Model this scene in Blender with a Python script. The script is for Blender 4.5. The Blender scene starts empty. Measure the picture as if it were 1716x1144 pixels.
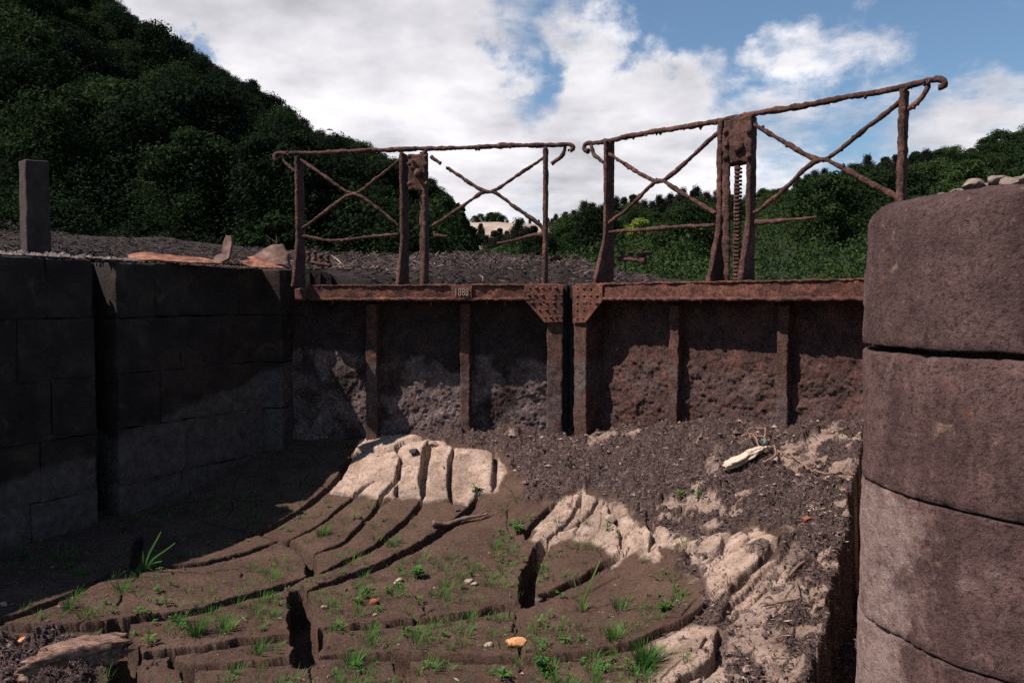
import bpy, math, random
import numpy as np
from mathutils import Vector

random.seed(7)
RNG = np.random.default_rng(7)
SC = bpy.context.scene
COL = SC.collection

# ------------------------------------------------------------------ camera
EYE = 1.6
FPX = 1335.0
PITCH = math.atan(68.0 / FPX)
cam_d = bpy.data.cameras.new("camera")
cam = bpy.data.objects.new("camera", cam_d)
COL.objects.link(cam)
cam.location = (0, 0, EYE)
cam.rotation_euler = (math.radians(90) - PITCH, 0, 0)
cam_d.sensor_width = 36
cam_d.lens = 36 * FPX / 1716
cam_d.clip_start = 0.05
cam_d.clip_end = 5000
SC.camera = cam
SC.render.resolution_x, SC.render.resolution_y = 1024, 682

# ------------------------------------------------------------------ light
SC.view_settings.view_transform = 'Standard'
SC.view_settings.look = 'None'
SC.view_settings.gamma = 1
SC.view_settings.exposure = 0.78
SC.cycles.use_denoising = False
SUN_AZ = math.radians(76)          # direction the light travels, from +Y towards +X
SUN_EL = math.radians(54)
sd = bpy.data.lights.new("sun", 'SUN')
sd.energy = 5.0
sd.angle = math.radians(0.5)
sd.color = (1.0, 0.875, 0.80)
sun = bpy.data.objects.new("sun", sd)
COL.objects.link(sun)
LDIR = Vector((math.sin(SUN_AZ) * math.cos(SUN_EL), math.cos(SUN_AZ) * math.cos(SUN_EL), -math.sin(SUN_EL)))
sun.rotation_euler = LDIR.to_track_quat('-Z', 'Y').to_euler()
sun.location = (-30, -8, 45)


def ray(px, py):
    cx = (px - 858.0) / FPX
    cy = (572.0 - py) / FPX
    sp, cp = math.sin(PITCH), math.cos(PITCH)
    return np.array([cx, cp + sp * cy, -sp + cp * cy])


def at_depth(px, py, y):
    d = ray(px, py)
    return np.array([0, 0, EYE]) + d * (y / d[1])


def at_z(px, py, z):
    d = ray(px, py)
    return np.array([0, 0, EYE]) + d * ((z - EYE) / d[2])


# ------------------------------------------------------------------ world: sky and clouds
W = bpy.data.worlds.new("World")
SC.world = W
W.use_nodes = True
nt = W.node_tree
nt.nodes.clear()
N = nt.nodes.new


def lk(a, b):
    nt.links.new(a, b)


out = N('ShaderNodeOutputWorld')
sky = N('ShaderNodeTexSky')
sky.sky_type = 'NISHITA'
sky.sun_disc = False
sky.sun_elevation = SUN_EL
sky.sun_rotation = math.atan2(-math.sin(SUN_AZ), -math.cos(SUN_AZ)) % (2 * math.pi)
sky.air_density = 1.0
sky.dust_density = 0.6
sky.ozone_density = 1.5
bg1 = N('ShaderNodeBackground')
bg1.inputs['Strength'].default_value = 0.07
tint = N('ShaderNodeMix'); tint.data_type = 'RGBA'; tint.blend_type = 'MULTIPLY'
tint.inputs[0].default_value = 1.0
tint.inputs[7].default_value = (.84, .95, 1.0, 1)
lk(sky.outputs[0], tint.inputs[6])
lk(tint.outputs[2], bg1.inputs['Color'])
tc = N('ShaderNodeTexCoord')
sep = N('ShaderNodeSeparateXYZ')
lk(tc.outputs['Generated'], sep.inputs[0])
addz = N('ShaderNodeMath'); addz.operation = 'ADD'; addz.inputs[1].default_value = 0.22
mxz = N('ShaderNodeMath'); mxz.operation = 'MAXIMUM'; mxz.inputs[1].default_value = 0.05
lk(sep.outputs[2], addz.inputs[0]); lk(addz.outputs[0], mxz.inputs[0])
dx = N('ShaderNodeMath'); dx.operation = 'DIVIDE'
dy = N('ShaderNodeMath'); dy.operation = 'DIVIDE'
lk(sep.outputs[0], dx.inputs[0]); lk(mxz.outputs[0], dx.inputs[1])
lk(sep.outputs[1], dy.inputs[0]); lk(mxz.outputs[0], dy.inputs[1])
cmb = N('ShaderNodeCombineXYZ')
lk(dx.outputs[0], cmb.inputs[0]); lk(dy.outputs[0], cmb.inputs[1])


def wnoise(scale, detail, rough, dist=0.0, off=(0, 0, 0)):
    mp = N('ShaderNodeMapping')
    mp.inputs['Location'].default_value = off
    lk(cmb.outputs[0], mp.inputs[0])
    n = N('ShaderNodeTexNoise')
    n.inputs['Scale'].default_value = scale
    n.inputs['Detail'].default_value = detail
    n.inputs['Roughness'].default_value = rough
    n.inputs['Distortion'].default_value = dist
    lk(mp.outputs[0], n.inputs['Vector'])
    return n.outputs[0]


def wmath(op, a, b):
    m = N('ShaderNodeMath'); m.operation = op
    for i, v in enumerate((a, b)):
        if isinstance(v, (int, float)):
            m.inputs[i].default_value = v
        else:
            lk(v, m.inputs[i])
    return m.outputs[0]


# cloud edges are ragged: bend the direction a little with noise before measuring the banks
_nz = N('ShaderNodeTexNoise')
_nz.inputs['Scale'].default_value = 6.0
_nz.inputs['Detail'].default_value = 7
_nz.inputs['Roughness'].default_value = .62
lk(tc.outputs['Generated'], _nz.inputs['Vector'])
_sb = N('ShaderNodeVectorMath'); _sb.operation = 'SUBTRACT'; _sb.inputs[1].default_value = (.5, .5, .5)
lk(_nz.outputs['Color'], _sb.inputs[0])
_sc = N('ShaderNodeVectorMath'); _sc.operation = 'SCALE'; _sc.inputs['Scale'].default_value = .26
lk(_sb.outputs[0], _sc.inputs[0])
_ad = N('ShaderNodeVectorMath'); _ad.operation = 'ADD'
lk(tc.outputs['Generated'], _ad.inputs[0]); lk(_sc.outputs[0], _ad.inputs[1])
_nn = N('ShaderNodeVectorMath'); _nn.operation = 'NORMALIZE'
lk(_ad.outputs[0], _nn.inputs[0])
WARP = _nn.outputs[0]


def wblob(px, py, rpx, s):
    d = Vector(ray(px, py)).normalized()
    dp = N('ShaderNodeVectorMath'); dp.operation = 'DOT_PRODUCT'
    lk(WARP, dp.inputs[0]); dp.inputs[1].default_value = d
    mr = N('ShaderNodeMapRange'); mr.interpolation_type = 'SMOOTHSTEP'
    mr.inputs['From Min'].default_value = math.cos(rpx / FPX)
    mr.inputs['From Max'].default_value = 1.0
    mr.inputs['To Min'].default_value = 0
    mr.inputs['To Max'].default_value = s
    lk(dp.outputs['Value'], mr.inputs['Value'])
    return mr.outputs[0]


f = wmath('ADD', wmath('MULTIPLY', wnoise(1.7, 9, 0.60, 0.15, (3.1, 1.7, 0)), 1.15), 0.0)
fine = wnoise(5.5, 7, 0.66, 0.25, (0.4, 7.7, 0))
f = wmath('ADD', f, wmath('MULTIPLY', wmath('SUBTRACT', fine, 0.5), 0.60))
for b in [(330, 20, 470, .50), (640, 100, 250, .30), (640, 260, 260, .36), (860, 320, 230, .36), (1040, 270, 180, .34), (1130, 330, 230, .30), (800, 20, 160, .16),
          (1360, 105, 120, .27), (1450, 110, 100, .15), (1330, 135, 60, .10), (1725, 205, 125, .24), (985, 95, 90, .25), (1250, 75, 50, .20), (1690, 5, 70, .20), (1150, 140, 90, .17), (1560, 270, 130, .10), (1300, 230, 150, .10),
          (865, 120, 80, -.10), (1010, 170, 130, .14), (930, 190, 110, .14), (325, 80, 62, -.42), (540, 200, 45, -.34), (1600, 40, 160, -.06)]:
    f = wmath('ADD', f, wblob(*b))
cov = N('ShaderNodeMapRange'); cov.interpolation_type = 'SMOOTHSTEP'
cov.inputs['From Min'].default_value = 0.60
cov.inputs['From Max'].default_value = 1.0
cov.inputs['To Max'].default_value = 0.97
lk(f, cov.inputs['Value'])
sh = N('ShaderNodeMapRange')
sh.inputs['From Min'].default_value = 0.33
sh.inputs['From Max'].default_value = 0.62
lk(wnoise(2.3, 8, 0.55, 0.1, (8.3, 2.9, 0)), sh.inputs['Value'])
shc = N('ShaderNodeMix'); shc.data_type = 'RGBA'
lk(sh.outputs[0], shc.inputs[0])
shc.inputs[6].default_value = (3.1, 3.05, 3.3, 1)
shc.inputs[7].default_value = (6.2, 6.05, 6.25, 1)
bg2 = N('ShaderNodeBackground')
bg2.inputs['Strength'].default_value = 0.1
lk(shc.outputs[2], bg2.inputs['Color'])
mixs = N('ShaderNodeMixShader')
lk(cov.outputs[0], mixs.inputs[0]); lk(bg1.outputs[0], mixs.inputs[1]); lk(bg2.outputs[0], mixs.inputs[2])
lk(mixs.outputs[0], out.inputs['Surface'])


# ------------------------------------------------------------------ noise (numpy)
def _hash(ix, iy, iz, seed):
    h = (ix.astype(np.int64) * 374761393 + iy.astype(np.int64) * 668265263 + iz.astype(np.int64) * 2147483647 + seed * 1274126177) & 0xFFFFFFFF
    h = ((h ^ (h >> 13)) * 1274126177) & 0xFFFFFFFF
    h = ((h ^ (h >> 16)) * 2246822519) & 0xFFFFFFFF
    return ((h ^ (h >> 15)) & 0xFFFFFF) / float(0xFFFFFF) * 2 - 1


def vn(p, seed=0):
    p = np.asarray(p, float)
    i = np.floor(p).astype(np.int64)
    fr = p - i
    fr = fr * fr * (3 - 2 * fr)
    r = 0
    for a in (0, 1):
        wa = fr[:, 0] if a else 1 - fr[:, 0]
        for b in (0, 1):
            wb = fr[:, 1] if b else 1 - fr[:, 1]
            for c in (0, 1):
                wc = fr[:, 2] if c else 1 - fr[:, 2]
                r = r + wa * wb * wc * _hash(i[:, 0] + a, i[:, 1] + b, i[:, 2] + c, seed)
    return r


def fbm(p, scale, octs=4, seed=0, gain=.55):
    p = np.asarray(p, float) * scale
    s, a, tot = 0, 1.0, 0
    for o in range(octs):
        s = s + a * vn(p + 17.3 * o, seed + o)
        tot += a
        a *= gain
        p = p * 2.03
    return s / tot


def fbm2(x, y, scale, octs=4, seed=0, gain=.55):
    return fbm(np.stack([x, y, np.zeros_like(x) + .37 * seed], 1), scale, octs, seed, gain)


def sstep(a, b, x):
    t = np.clip((x - a) / (b - a), 0, 1)
    return t * t * (3 - 2 * t)


# ------------------------------------------------------------------ mesh helpers
def to_np(v):
    return np.asarray(v, float)


class MB:
    """collects shapes and links them as ONE mesh object"""

    def __init__(self):
        self.v, self.f, self.n, self.m, self.att = [], [], 0, [], []

    def add(self, verts, faces, mat=0, att=0.0):
        verts = to_np(verts).reshape(-1, 3)
        for fa in (faces if isinstance(faces, list) else [faces]):
            fa = np.asarray(fa, dtype=np.int64)
            if fa.ndim == 1:
                fa = fa[None]
            self.f.append(fa + self.n)
            self.m.append(np.full(len(fa), mat))
        self.v.append(verts)
        self.att.append(np.broadcast_to(np.asarray(att, float), (len(verts),)))
        self.n += len(verts)
        return self

    def build(self, name, mat, parent=None, smooth=True, attr=None):
        V = np.concatenate(self.v)
        if parent is not None:
            V = V - to_np(wloc(parent))
        return mesh_obj(name, V, self.f, mat, parent, smooth, self.m, {attr: np.concatenate(self.att)} if attr else None)


def wloc(o):
    l = Vector((0, 0, 0))
    while o is not None:
        l = l + o.location
        o = o.parent
    return l


def mesh_obj(name, V, F, mat, parent=None, smooth=True, matidx=None, attrs=None):
    me = bpy.data.meshes.new(name)
    me.vertices.add(len(V))
    me.vertices.foreach_set('co', np.ascontiguousarray(V, dtype=np.float32).ravel())
    F = [f for f in F if len(f)]
    tot = np.concatenate([np.full(len(f), f.shape[1]) for f in F])
    idx = np.concatenate([f.ravel() for f in F])
    start = np.concatenate([[0], np.cumsum(tot)[:-1]])
    me.loops.add(len(idx))
    me.loops.foreach_set('vertex_index', idx.astype(np.int32))
    me.polygons.add(len(tot))
    me.polygons.foreach_set('loop_start', start.astype(np.int32))
    me.polygons.foreach_set('loop_total', tot.astype(np.int32))
    me.polygons.foreach_set('use_smooth', np.full(len(tot), smooth, dtype=bool))
    mats = mat if isinstance(mat, (list, tuple)) else [mat]
    for m in mats:
        me.materials.append(m)
    if matidx is not None and len(mats) > 1:
        me.polygons.foreach_set('material_index', np.concatenate(matidx).astype(np.int32))
    if attrs:
        for k, a in attrs.items():
            at = me.attributes.new(k, 'FLOAT', 'POINT')
            at.data.foreach_set('value', np.ascontiguousarray(a, dtype=np.float32))
    me.update(calc_edges=True)
    o = bpy.data.objects.new(name, me)
    COL.objects.link(o)
    if parent is not None:
        o.parent = parent
    return o


def tag(o, label=None, cat=None, group=None, kind=None):
    for k, v in (('label', label), ('category', cat), ('group', group), ('kind', kind)):
        if v:
            o[k] = v
    return o


def empty(name, loc, label, cat, group=None):
    o = bpy.data.objects.new(name, None)
    COL.objects.link(o)
    o.location = Vector(loc)
    return tag(o, label, cat, group)


def gridf(nu, nv, wrap=False):
    a = np.arange(nu * nv).reshape(nu, nv)
    if wrap:
        b = np.roll(a, -1, axis=1)
        return np.stack([a[:-1], a[1:], b[1:], b[:-1]], -1).reshape(-1, 4)
    return np.stack([a[:-1, :-1], a[1:, :-1], a[1:, 1:], a[:-1, 1:]], -1).reshape(-1, 4)


def disp_noise(P, amp, freq, seed=0, octs=3):
    if not amp:
        return P
    d = np.stack([fbm(P, freq, octs, seed + 11 * k) for k in range(3)], 1)
    return P + d * amp


def rbox(mb, c, ax, half, r=0.01, cell=0.05, amp=0.0, freq=8, seed=0, mat=0, octs=3, shape=None):
    """rounded box: centre c, three axes, half sizes"""
    half = to_np(half)
    ax = [to_np(a) / np.linalg.norm(a) for a in ax]
    PV, PF, n0 = [], [], 0
    ns = [max(2, int(math.ceil(2 * h / cell)) + 1) for h in half]
    lin = []
    for h, n in zip(half, ns):
        l = np.linspace(-h, h, n)
        if r > 0 and h > r * 1.5:
            l = np.unique(np.concatenate([l, [-h + r, -h + .4 * r, h - r, h - .4 * r]]).round(6))
        lin.append(l)
    for k in range(3):
        i, j = [(1, 2), (2, 0), (0, 1)][k]
        U, Vv = np.meshgrid(lin[i], lin[j], indexing='ij')
        for s in (-1, 1):
            P = np.zeros(U.shape + (3,))
            P[..., i], P[..., j], P[..., k] = U, Vv, s * half[k]
            fc = gridf(*U.shape)
            if s < 0:
                fc = fc[:, ::-1]
            PV.append(P.reshape(-1, 3)); PF.append(fc + n0); n0 += U.size
    P = np.concatenate(PV); F = np.concatenate(PF)
    key = np.round(P, 5)
    _, first, inv = np.unique(key, axis=0, return_index=True, return_inverse=True)
    P = P[first]; F = inv.reshape(-1)[F]
    if r > 0:
        inner = np.maximum(half - r, half * .02)
        cl = np.clip(P, -inner, inner)
        d = P - cl
        L = np.linalg.norm(d, axis=1, keepdims=True)
        rr = np.minimum(r, half.min())
        P = cl + d / np.maximum(L, 1e-9) * np.minimum(L, rr)
    if shape is not None:
        P = shape(P, half)
    Wd = to_np(c) + P[:, :1] * ax[0] + P[:, 1:2] * ax[1] + P[:, 2:3] * ax[2]
    Wd = disp_noise(Wd, amp, freq, seed, octs)
    det = np.dot(np.cross(ax[0], ax[1]), ax[2])
    if det < 0:
        F = F[:, ::-1]
    mb.add(Wd, F, mat)


def resample(pts, step):
    pts = to_np(pts)
    d = np.linalg.norm(np.diff(pts, axis=0), axis=1)
    s = np.concatenate([[0], np.cumsum(d)])
    n = max(2, int(s[-1] / step) + 1)
    q = np.linspace(0, s[-1], n)
    return np.stack([np.interp(q, s, pts[:, k]) for k in range(pts.shape[1])], 1)


def smooth_line(pts, it=2, ends=True):
    pts = to_np(pts)
    for _ in range(it):
        q = [pts[:1]]
        a = pts[:-1] * .75 + pts[1:] * .25
        b = pts[:-1] * .25 + pts[1:] * .75
        q.append(np.stack([a, b], 1).reshape(-1, pts.shape[1]))
        q.append(pts[-1:])
        pts = np.concatenate(q)
    return pts


def rod(mb, pts, r, seg=8, step=0.012, amp=0.35, freq=30, seed=0, flat=None, mat=0, taper=None, att=0.0):
    """lumpy rod swept along a line; flat = (axis, scale) squashes the section"""
    P = resample(pts, step)
    n = len(P)
    T = np.gradient(P, axis=0)
    T /= np.maximum(np.linalg.norm(T, axis=1, keepdims=True), 1e-9)
    up = np.array([0, 0, 1.0]) if abs(T[0][2]) < .8 else np.array([0, 1.0, 0])
    A = np.zeros_like(P); B = np.zeros_like(P)
    a = np.cross(T[0], up); a /= np.linalg.norm(a)
    for k in range(n):
        a = a - T[k] * np.dot(a, T[k]); a /= np.linalg.norm(a)
        A[k] = a; B[k] = np.cross(T[k], a)
    rr = np.broadcast_to(to_np(r), (n,)) if np.ndim(r) == 0 else np.interp(np.linspace(0, 1, n), np.linspace(0, 1, len(r)), r)
    th = np.arange(seg) / seg * 2 * math.pi
    ring = (A[:, None] * np.cos(th)[None, :, None] + B[:, None] * np.sin(th)[None, :, None])
    if flat is not None:
        fa = to_np(flat[0])
        comp = (ring @ fa)[..., None] * fa
        ring = ring + comp * (flat[1] - 1)
    Q = P[:, None] + ring * rr[:, None, None]
    if amp:
        q = Q.reshape(-1, 3)
        nz = .65 * fbm(q, freq, 3, seed) + .6 * np.clip(fbm(q, freq * .33, 2, seed + 5), -.4, 1)
        Q = P[:, None] + ring * (rr[:, None] * (1 + 2 * amp * nz.reshape(n, seg)))[..., None]
    V = np.concatenate([Q.reshape(-1, 3), P[:1], P[-1:]])
    F = gridf(n, seg, True)
    k = np.arange(seg)
    c0 = np.stack([np.full(seg, n * seg), k, (k + 1) % seg], 1)
    c1 = np.stack([np.full(seg, n * seg + 1), (n - 1) * seg + (k + 1) % seg, (n - 1) * seg + k], 1)
    mb.add(V, [F[:, ::-1], c0[:, ::-1], c1[:, ::-1]], mat, att)


_ico = None


def ico():
    global _ico
    if _ico is None:
        import bmesh
        bm = bmesh.new()
        bmesh.ops.create_icosphere(bm, subdivisions=3, radius=1)
        bm.verts.ensure_lookup_table()
        _ico = (np.array([v.co[:] for v in bm.verts]), np.array([[v.index for v in f.verts] for f in bm.faces]))
        bm.free()
    return _ico


def lump(mb, c, size, amp=.25, freq=1.3, seed=0, rot=0.0, cut=None, mat=0, low=False):
    V, F = ico()
    V = V.copy()
    n = fbm(V + seed * 3.7, freq, 4, seed)
    V = V * (1 + amp * 2 * n)[:, None]
    if cut:
        for k in range(cut):     # flatten with random planes: a broken stone
            d = np.random.default_rng(seed * 31 + k).normal(size=3); d /= np.linalg.norm(d)
            h = V @ d
            lim = .62
            V = V - np.where(h > lim, h - lim, 0)[:, None] * d * .9
    V = V * to_np(size)
    cr, sr = math.cos(rot), math.sin(rot)
    V = np.stack([V[:, 0] * cr - V[:, 1] * sr, V[:, 0] * sr + V[:, 1] * cr, V[:, 2]], 1)
    mb.add(V + to_np(c), F, mat)


# ------------------------------------------------------------------ materials
def new_mat(name, rough=.85):
    m = bpy.data.materials.new(name)
    m.use_nodes = True
    t = m.node_tree
    b = t.nodes['Principled BSDF']
    b.inputs['Roughness'].default_value = rough
    b.inputs['Specular IOR Level'].default_value = 0.25
    return m, t, b


class NT:
    def __init__(s, t):
        s.t = t
        s.tc = t.nodes.new('ShaderNodeTexCoord')
        s.geo = t.nodes.new('ShaderNodeNewGeometry')

    def n(s, k):
        return s.t.nodes.new(k)

    def l(s, a, b):
        s.t.links.new(a, b)

    def pos(s):
        return s.geo.outputs['Position']

    def noise(s, scale, detail=5, rough=.6, dist=0, vec=None, off=(0, 0, 0), sc=(1, 1, 1)):
        mp = s.n('ShaderNodeMapping')
        mp.inputs['Location'].default_value = off
        mp.inputs['Scale'].default_value = sc
        s.l(vec if vec is not None else s.pos(), mp.inputs[0])
        n = s.n('ShaderNodeTexNoise')
        n.inputs['Scale'].default_value = scale
        n.inputs['Detail'].default_value = detail
        n.inputs['Roughness'].default_value = rough
        n.inputs['Distortion'].default_value = dist
        s.l(mp.outputs[0], n.inputs['Vector'])
        return n.outputs[0]

    def vor(s, scale, feature='DISTANCE_TO_EDGE', rnd=1.0, vec=None):
        n = s.n('ShaderNodeTexVoronoi')
        n.feature = feature
        n.inputs['Scale'].default_value = scale
        n.inputs['Randomness'].default_value = rnd
        s.l(vec if vec is not None else s.pos(), n.inputs['Vector'])
        return n.outputs[0]

    def ramp(s, fac, stops):
        r = s.n('ShaderNodeValToRGB')
        e = r.color_ramp.elements
        while len(e) < len(stops):
            e.new(.5)
        for el, (p, c) in zip(e, stops):
            el.position = p
            el.color = (c[0], c[1], c[2], 1)
        s.l(fac, r.inputs[0])
        return r.outputs[0]

    def mr(s, v, a, b, lo=0., hi=1.):
        m = s.n('ShaderNodeMapRange')
        m.interpolation_type = 'SMOOTHSTEP'
        for k, x in (('From Min', a), ('From Max', b), ('To Min', lo), ('To Max', hi)):
            m.inputs[k].default_value = x
        s.l(v, m.inputs['Value'])
        return m.outputs[0]

    def mix(s, fac, a, b, mode='MIX'):
        m = s.n('ShaderNodeMix')
        m.data_type = 'RGBA'
        m.blend_type = mode
        for k, v in ((0, fac), (6, a), (7, b)):
            if isinstance(v, (int, float)):
                m.inputs[k].default_value = v
            elif isinstance(v, tuple):
                m.inputs[k].default_value = (v[0], v[1], v[2], 1)
            else:
                s.l(v, m.inputs[k])
        return m.outputs[2]

    def math(s, op, a, b=0.0):
        m = s.n('ShaderNodeMath')
        m.operation = op
        for k, v in ((0, a), (1, b)):
            if isinstance(v, (int, float)):
                m.inputs[k].default_value = v
            else:
                s.l(v, m.inputs[k])
        return m.outputs[0]

    def attr(s, name):
        a = s.n('ShaderNodeAttribute')
        a.attribute_name = name
        return a.outputs['Fac']

    def xyz(s):
        x = s.n('ShaderNodeSeparateXYZ')
        s.l(s.pos(), x.inputs[0])
        return x.outputs

    def bump(s, b, h, strength, dist):
        n = s.n('ShaderNodeBump')
        n.inputs['Strength'].default_value = strength
        n.inputs['Distance'].default_value = dist
        s.l(h, n.inputs['Height'])
        s.l(n.outputs[0], b.inputs['Normal'])


def simple_mat(name, stops, scale=12, rough=.85, bump=.6, bdist=.01, bscale=60, detail=6, dist=.2, sc=(1, 1, 1)):
    m, t, b = new_mat(name, rough)
    q = NT(t)
    q.l(q.ramp(q.noise(scale, detail, .65, dist, sc=sc), stops), b.inputs['Base Color'])
    h = q.noise(bscale, 6, .7, sc=sc)
    q.bump(b, h, bump, bdist)
    return m


def rust_mat(name, dark=(.018, .010, .009), mid=(.068, .033, .026), hi=(.25, .105, .070), pale=None, silt=1.0):
    m, t, b = new_mat(name, .9)
    q = NT(t)
    n1 = q.math('ADD', q.math('MULTIPLY', q.noise(8, 6, .65, .4), .55), q.math('MULTIPLY', q.noise(34, 6, .72, .3, off=(3, 8, 2)), .45))
    c = q.ramp(n1, [(.34, dark), (.46, mid), (.54, (mid[0] * 1.7, mid[1] * 1.7, mid[2] * 1.7)), (.64, hi)])
    n2 = q.noise(75, 5, .75)
    c = q.mix(q.mr(n2, .52, .70, 0, .65), c, (hi[0] * 1.1, hi[1] * 1.25, hi[2] * 1.5))
    c = q.mix(q.mr(q.noise(60, 4, .7, off=(9, 9, 1)), .54, .68, 0, .7), c, (.012, .007, .006))
    if pale:
        n3 = q.noise(3.2, 6, .65, .5, off=(4, 1, 9))
        z = q.xyz()[2]
        zw = q.math('ADD', z, q.math('MULTIPLY', q.math('SUBTRACT', q.noise(2.6, 5, .6, off=(2, 5, 1)), .5), .30))
        lowz = q.mr(zw, 1.16, 1.10)
        k = q.math('MULTIPLY', q.mr(n3, .40, .58), lowz)
        pc = q.ramp(q.noise(30, 5, .7), [(.3, (.050 * silt, .035 * silt, .035 * silt)), (.55, (.12 * silt, .087 * silt, .083 * silt)), (.72, (.22 * silt, .165 * silt, .155 * silt))])
        c = q.mix(q.math('MULTIPLY', k, pale), c, pc)
    q.l(c, b.inputs['Base Color'])
    c2 = q.mix(q.mr(q.noise(110, 5, .8, off=(1, 5, 5)), .50, .60, 0, .75), c, (.014, .008, .0075))
    q.l(c2, b.inputs['Base Color'])
    h = q.math('ADD', q.noise(80, 7, .8), q.math('MULTIPLY', q.noise(22, 4, .6), 1.0))
    q.bump(b, h, 1.0, .018)
    return m


M_RUST = rust_mat('rusted_iron')
M_RUST_BEAM = rust_mat('rusted_beam', dark=(.026, .013, .011), mid=(.088, .036, .026), hi=(.30, .11, .06))
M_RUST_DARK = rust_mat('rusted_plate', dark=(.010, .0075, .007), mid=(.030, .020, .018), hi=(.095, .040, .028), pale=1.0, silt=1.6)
M_RUST_CRUST = rust_mat('crusted_plate', dark=(.014, .008, .0075), mid=(.060, .030, .025), hi=(.17, .070, .050), pale=.45)
M_RUST_SILT = rust_mat('rusted_rib', dark=(.025, .015, .013), mid=(.07, .035, .026), hi=(.15, .06, .04), pale=1.0)
M_TIMBER_BLACK = simple_mat('black_timber', [(.3, (.008, .007, .007)), (.7, (.022, .019, .018))], 20, .8)

# stone of the left wall: dark, damp, with a dried silt film on the lower courses
mw, tw, bw = new_mat('damp_granite', .9)
q = NT(tw)
c = q.ramp(q.noise(4, 7, .68, .3), [(.3, (.012, .0085, .0072)), (.5, (.022, .0155, .013)), (.62, (.038, .027, .021)), (.75, (.062, .043, .033))])
lich = q.mr(q.noise(5.5, 4, .6, .6, off=(2, 7, 1)), .60, .72)
c = q.mix(q.math('MULTIPLY', lich, .6), c, (.08, .052, .034))
x3 = q.xyz()
dpn = q.n('ShaderNodeVectorMath'); dpn.operation = 'DOT_PRODUCT'
q.l(q.pos(), dpn.inputs[0]); dpn.inputs[1].default_value = (-.27 * math.sin(math.radians(29)), -.27 * math.cos(math.radians(29)), 1)
tide = q.math('ADD', dpn.outputs['Value'], q.math('MULTIPLY', q.math('SUBTRACT', q.noise(1.5, 6, .6, .4), .5), .45))
TIDE0 = .27 * -(-2.009 * math.sin(math.radians(29)) + 6.81 * math.cos(math.radians(29))) + 1.08
siltc = q.ramp(q.noise(16, 6, .65), [(.3, (.040, .034, .032)), (.55, (.080, .068, .065)), (.75, (.125, .108, .102))])
c = q.mix(q.mr(tide, TIDE0 + .03, TIDE0 - .05, 0, .9), c, siltc)
q.l(c, bw.inputs['Base Color'])
q.bump(bw, q.math('ADD', q.noise(60, 6, .7), q.noise(14, 4, .6)), .7, .012)
M_WALL = mw

# pillar stone: purple brown granite with lichen and a paler washed band
WALLT = EYE + .27
mp_, tp_, bp_ = new_mat('pillar_granite', .9)
q = NT(tp_)
c = q.ramp(q.noise(7, 8, .7, .2), [(.28, (.060, .033, .031)), (.45, (.122, .070, .065)), (.60, (.19, .112, .102)), (.76, (.30, .19, .17))])
c = q.mix(q.mr(q.noise(1.0, 7, .7, .4, off=(6, 1, 3), sc=(5, 5, 1.2)), .46, .62, 0, .7), c, (.076, .039, .036))
c = q.mix(q.mr(q.xyz()[2], WALLT - .42, WALLT - .38, 0, .25), c, (.040, .024, .025))
c = q.mix(q.mr(q.noise(75, 6, .8), .50, .60, 0, .8), c, (.034, .018, .017))
c = q.mix(q.mr(q.noise(150, 4, .75, off=(2, 2, 7)), .60, .70, 0, .6), c, (.27, .19, .17))
lich = q.mr(q.noise(12, 7, .72, .6, off=(5, 3, 2)), .60, .68)
c = q.mix(q.math('MULTIPLY', lich, .75), c, (.30, .19, .14))
rustp = q.mr(q.noise(6, 4, .6, .5, off=(1, 9, 4)), .66, .75)
c = q.mix(q.math('MULTIPLY', rustp, .6), c, (.22, .085, .045))
x3 = q.xyz()
band = q.math('ADD', q.mr(x3[2], 1.13, 1.05), q.math('MULTIPLY', q.math('SUBTRACT', q.noise(3.6, 7, .7, .6, off=(7, 7, 7)), .5), 2.6))
band = q.math('ADD', band, q.math('MULTIPLY', q.math('SUBTRACT', q.noise(17, 7, .75, .5, off=(4, 4, 1)), .5), 1.6))
band = q.math('SUBTRACT', band, q.mr(x3[1], 2.16, 1.90))
pal = q.ramp(q.noise(34, 6, .7, .3), [(.3, (.15, .095, .085)), (.5, (.29, .205, .182)), (.7, (.40, .30, .265))])
c = q.mix(q.mr(band, .35, .85, 0, .92), c, pal)
q.l(c, bp_.inputs['Base Color'])
q.bump(bp_, q.math('ADD', q.noise(110, 6, .8), q.math('MULTIPLY', q.noise(34, 5, .7), 1.3)), 1.0, .020)
M_PILLAR = mp_

# cracked mud floor
mg, tg, bgd = new_mat('cracked_mud', .95)
q = NT(tg)
brown = q.ramp(q.noise(3.5, 8, .68, .3), [(.28, (.044, .024, .0175)), (.5, (.078, .044, .031)), (.72, (.12, .074, .053))])
brown = q.mix(q.mr(q.noise(85, 4, .7), .5, .72, 0, .5), brown, (.135, .10, .073))
brown = q.mix(q.mr(q.noise(38, 6, .8, off=(3, 3, 3)), .52, .62, 0, .75), brown, (.034, .022, .014))
brown = q.mix(q.mr(q.noise(120, 4, .8, off=(8, 3, 3)), .58, .66, 0, .7), brown, (.20, .135, .095))
moss = q.mr(q.noise(2.2, 6, .65, .4, off=(9, 2, 5)), .55, .7, 0, .3)
brown = q.mix(moss, brown, (.070, .068, .028))
pale = q.ramp(q.noise(11, 8, .7, .3), [(.25, (.25, .172, .13)), (.5, (.42, .31, .245)), (.75, (.55, .43, .355))])
pale = q.mix(q.mr(q.noise(45, 6, .8), .53, .60, 0, .8), pale, (.12, .078, .058))
pale = q.mix(q.mr(q.noise(6, 6, .7, .4, off=(5, 5, 5)), .52, .66, 0, .6), pale, (.19, .128, .092))
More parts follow.
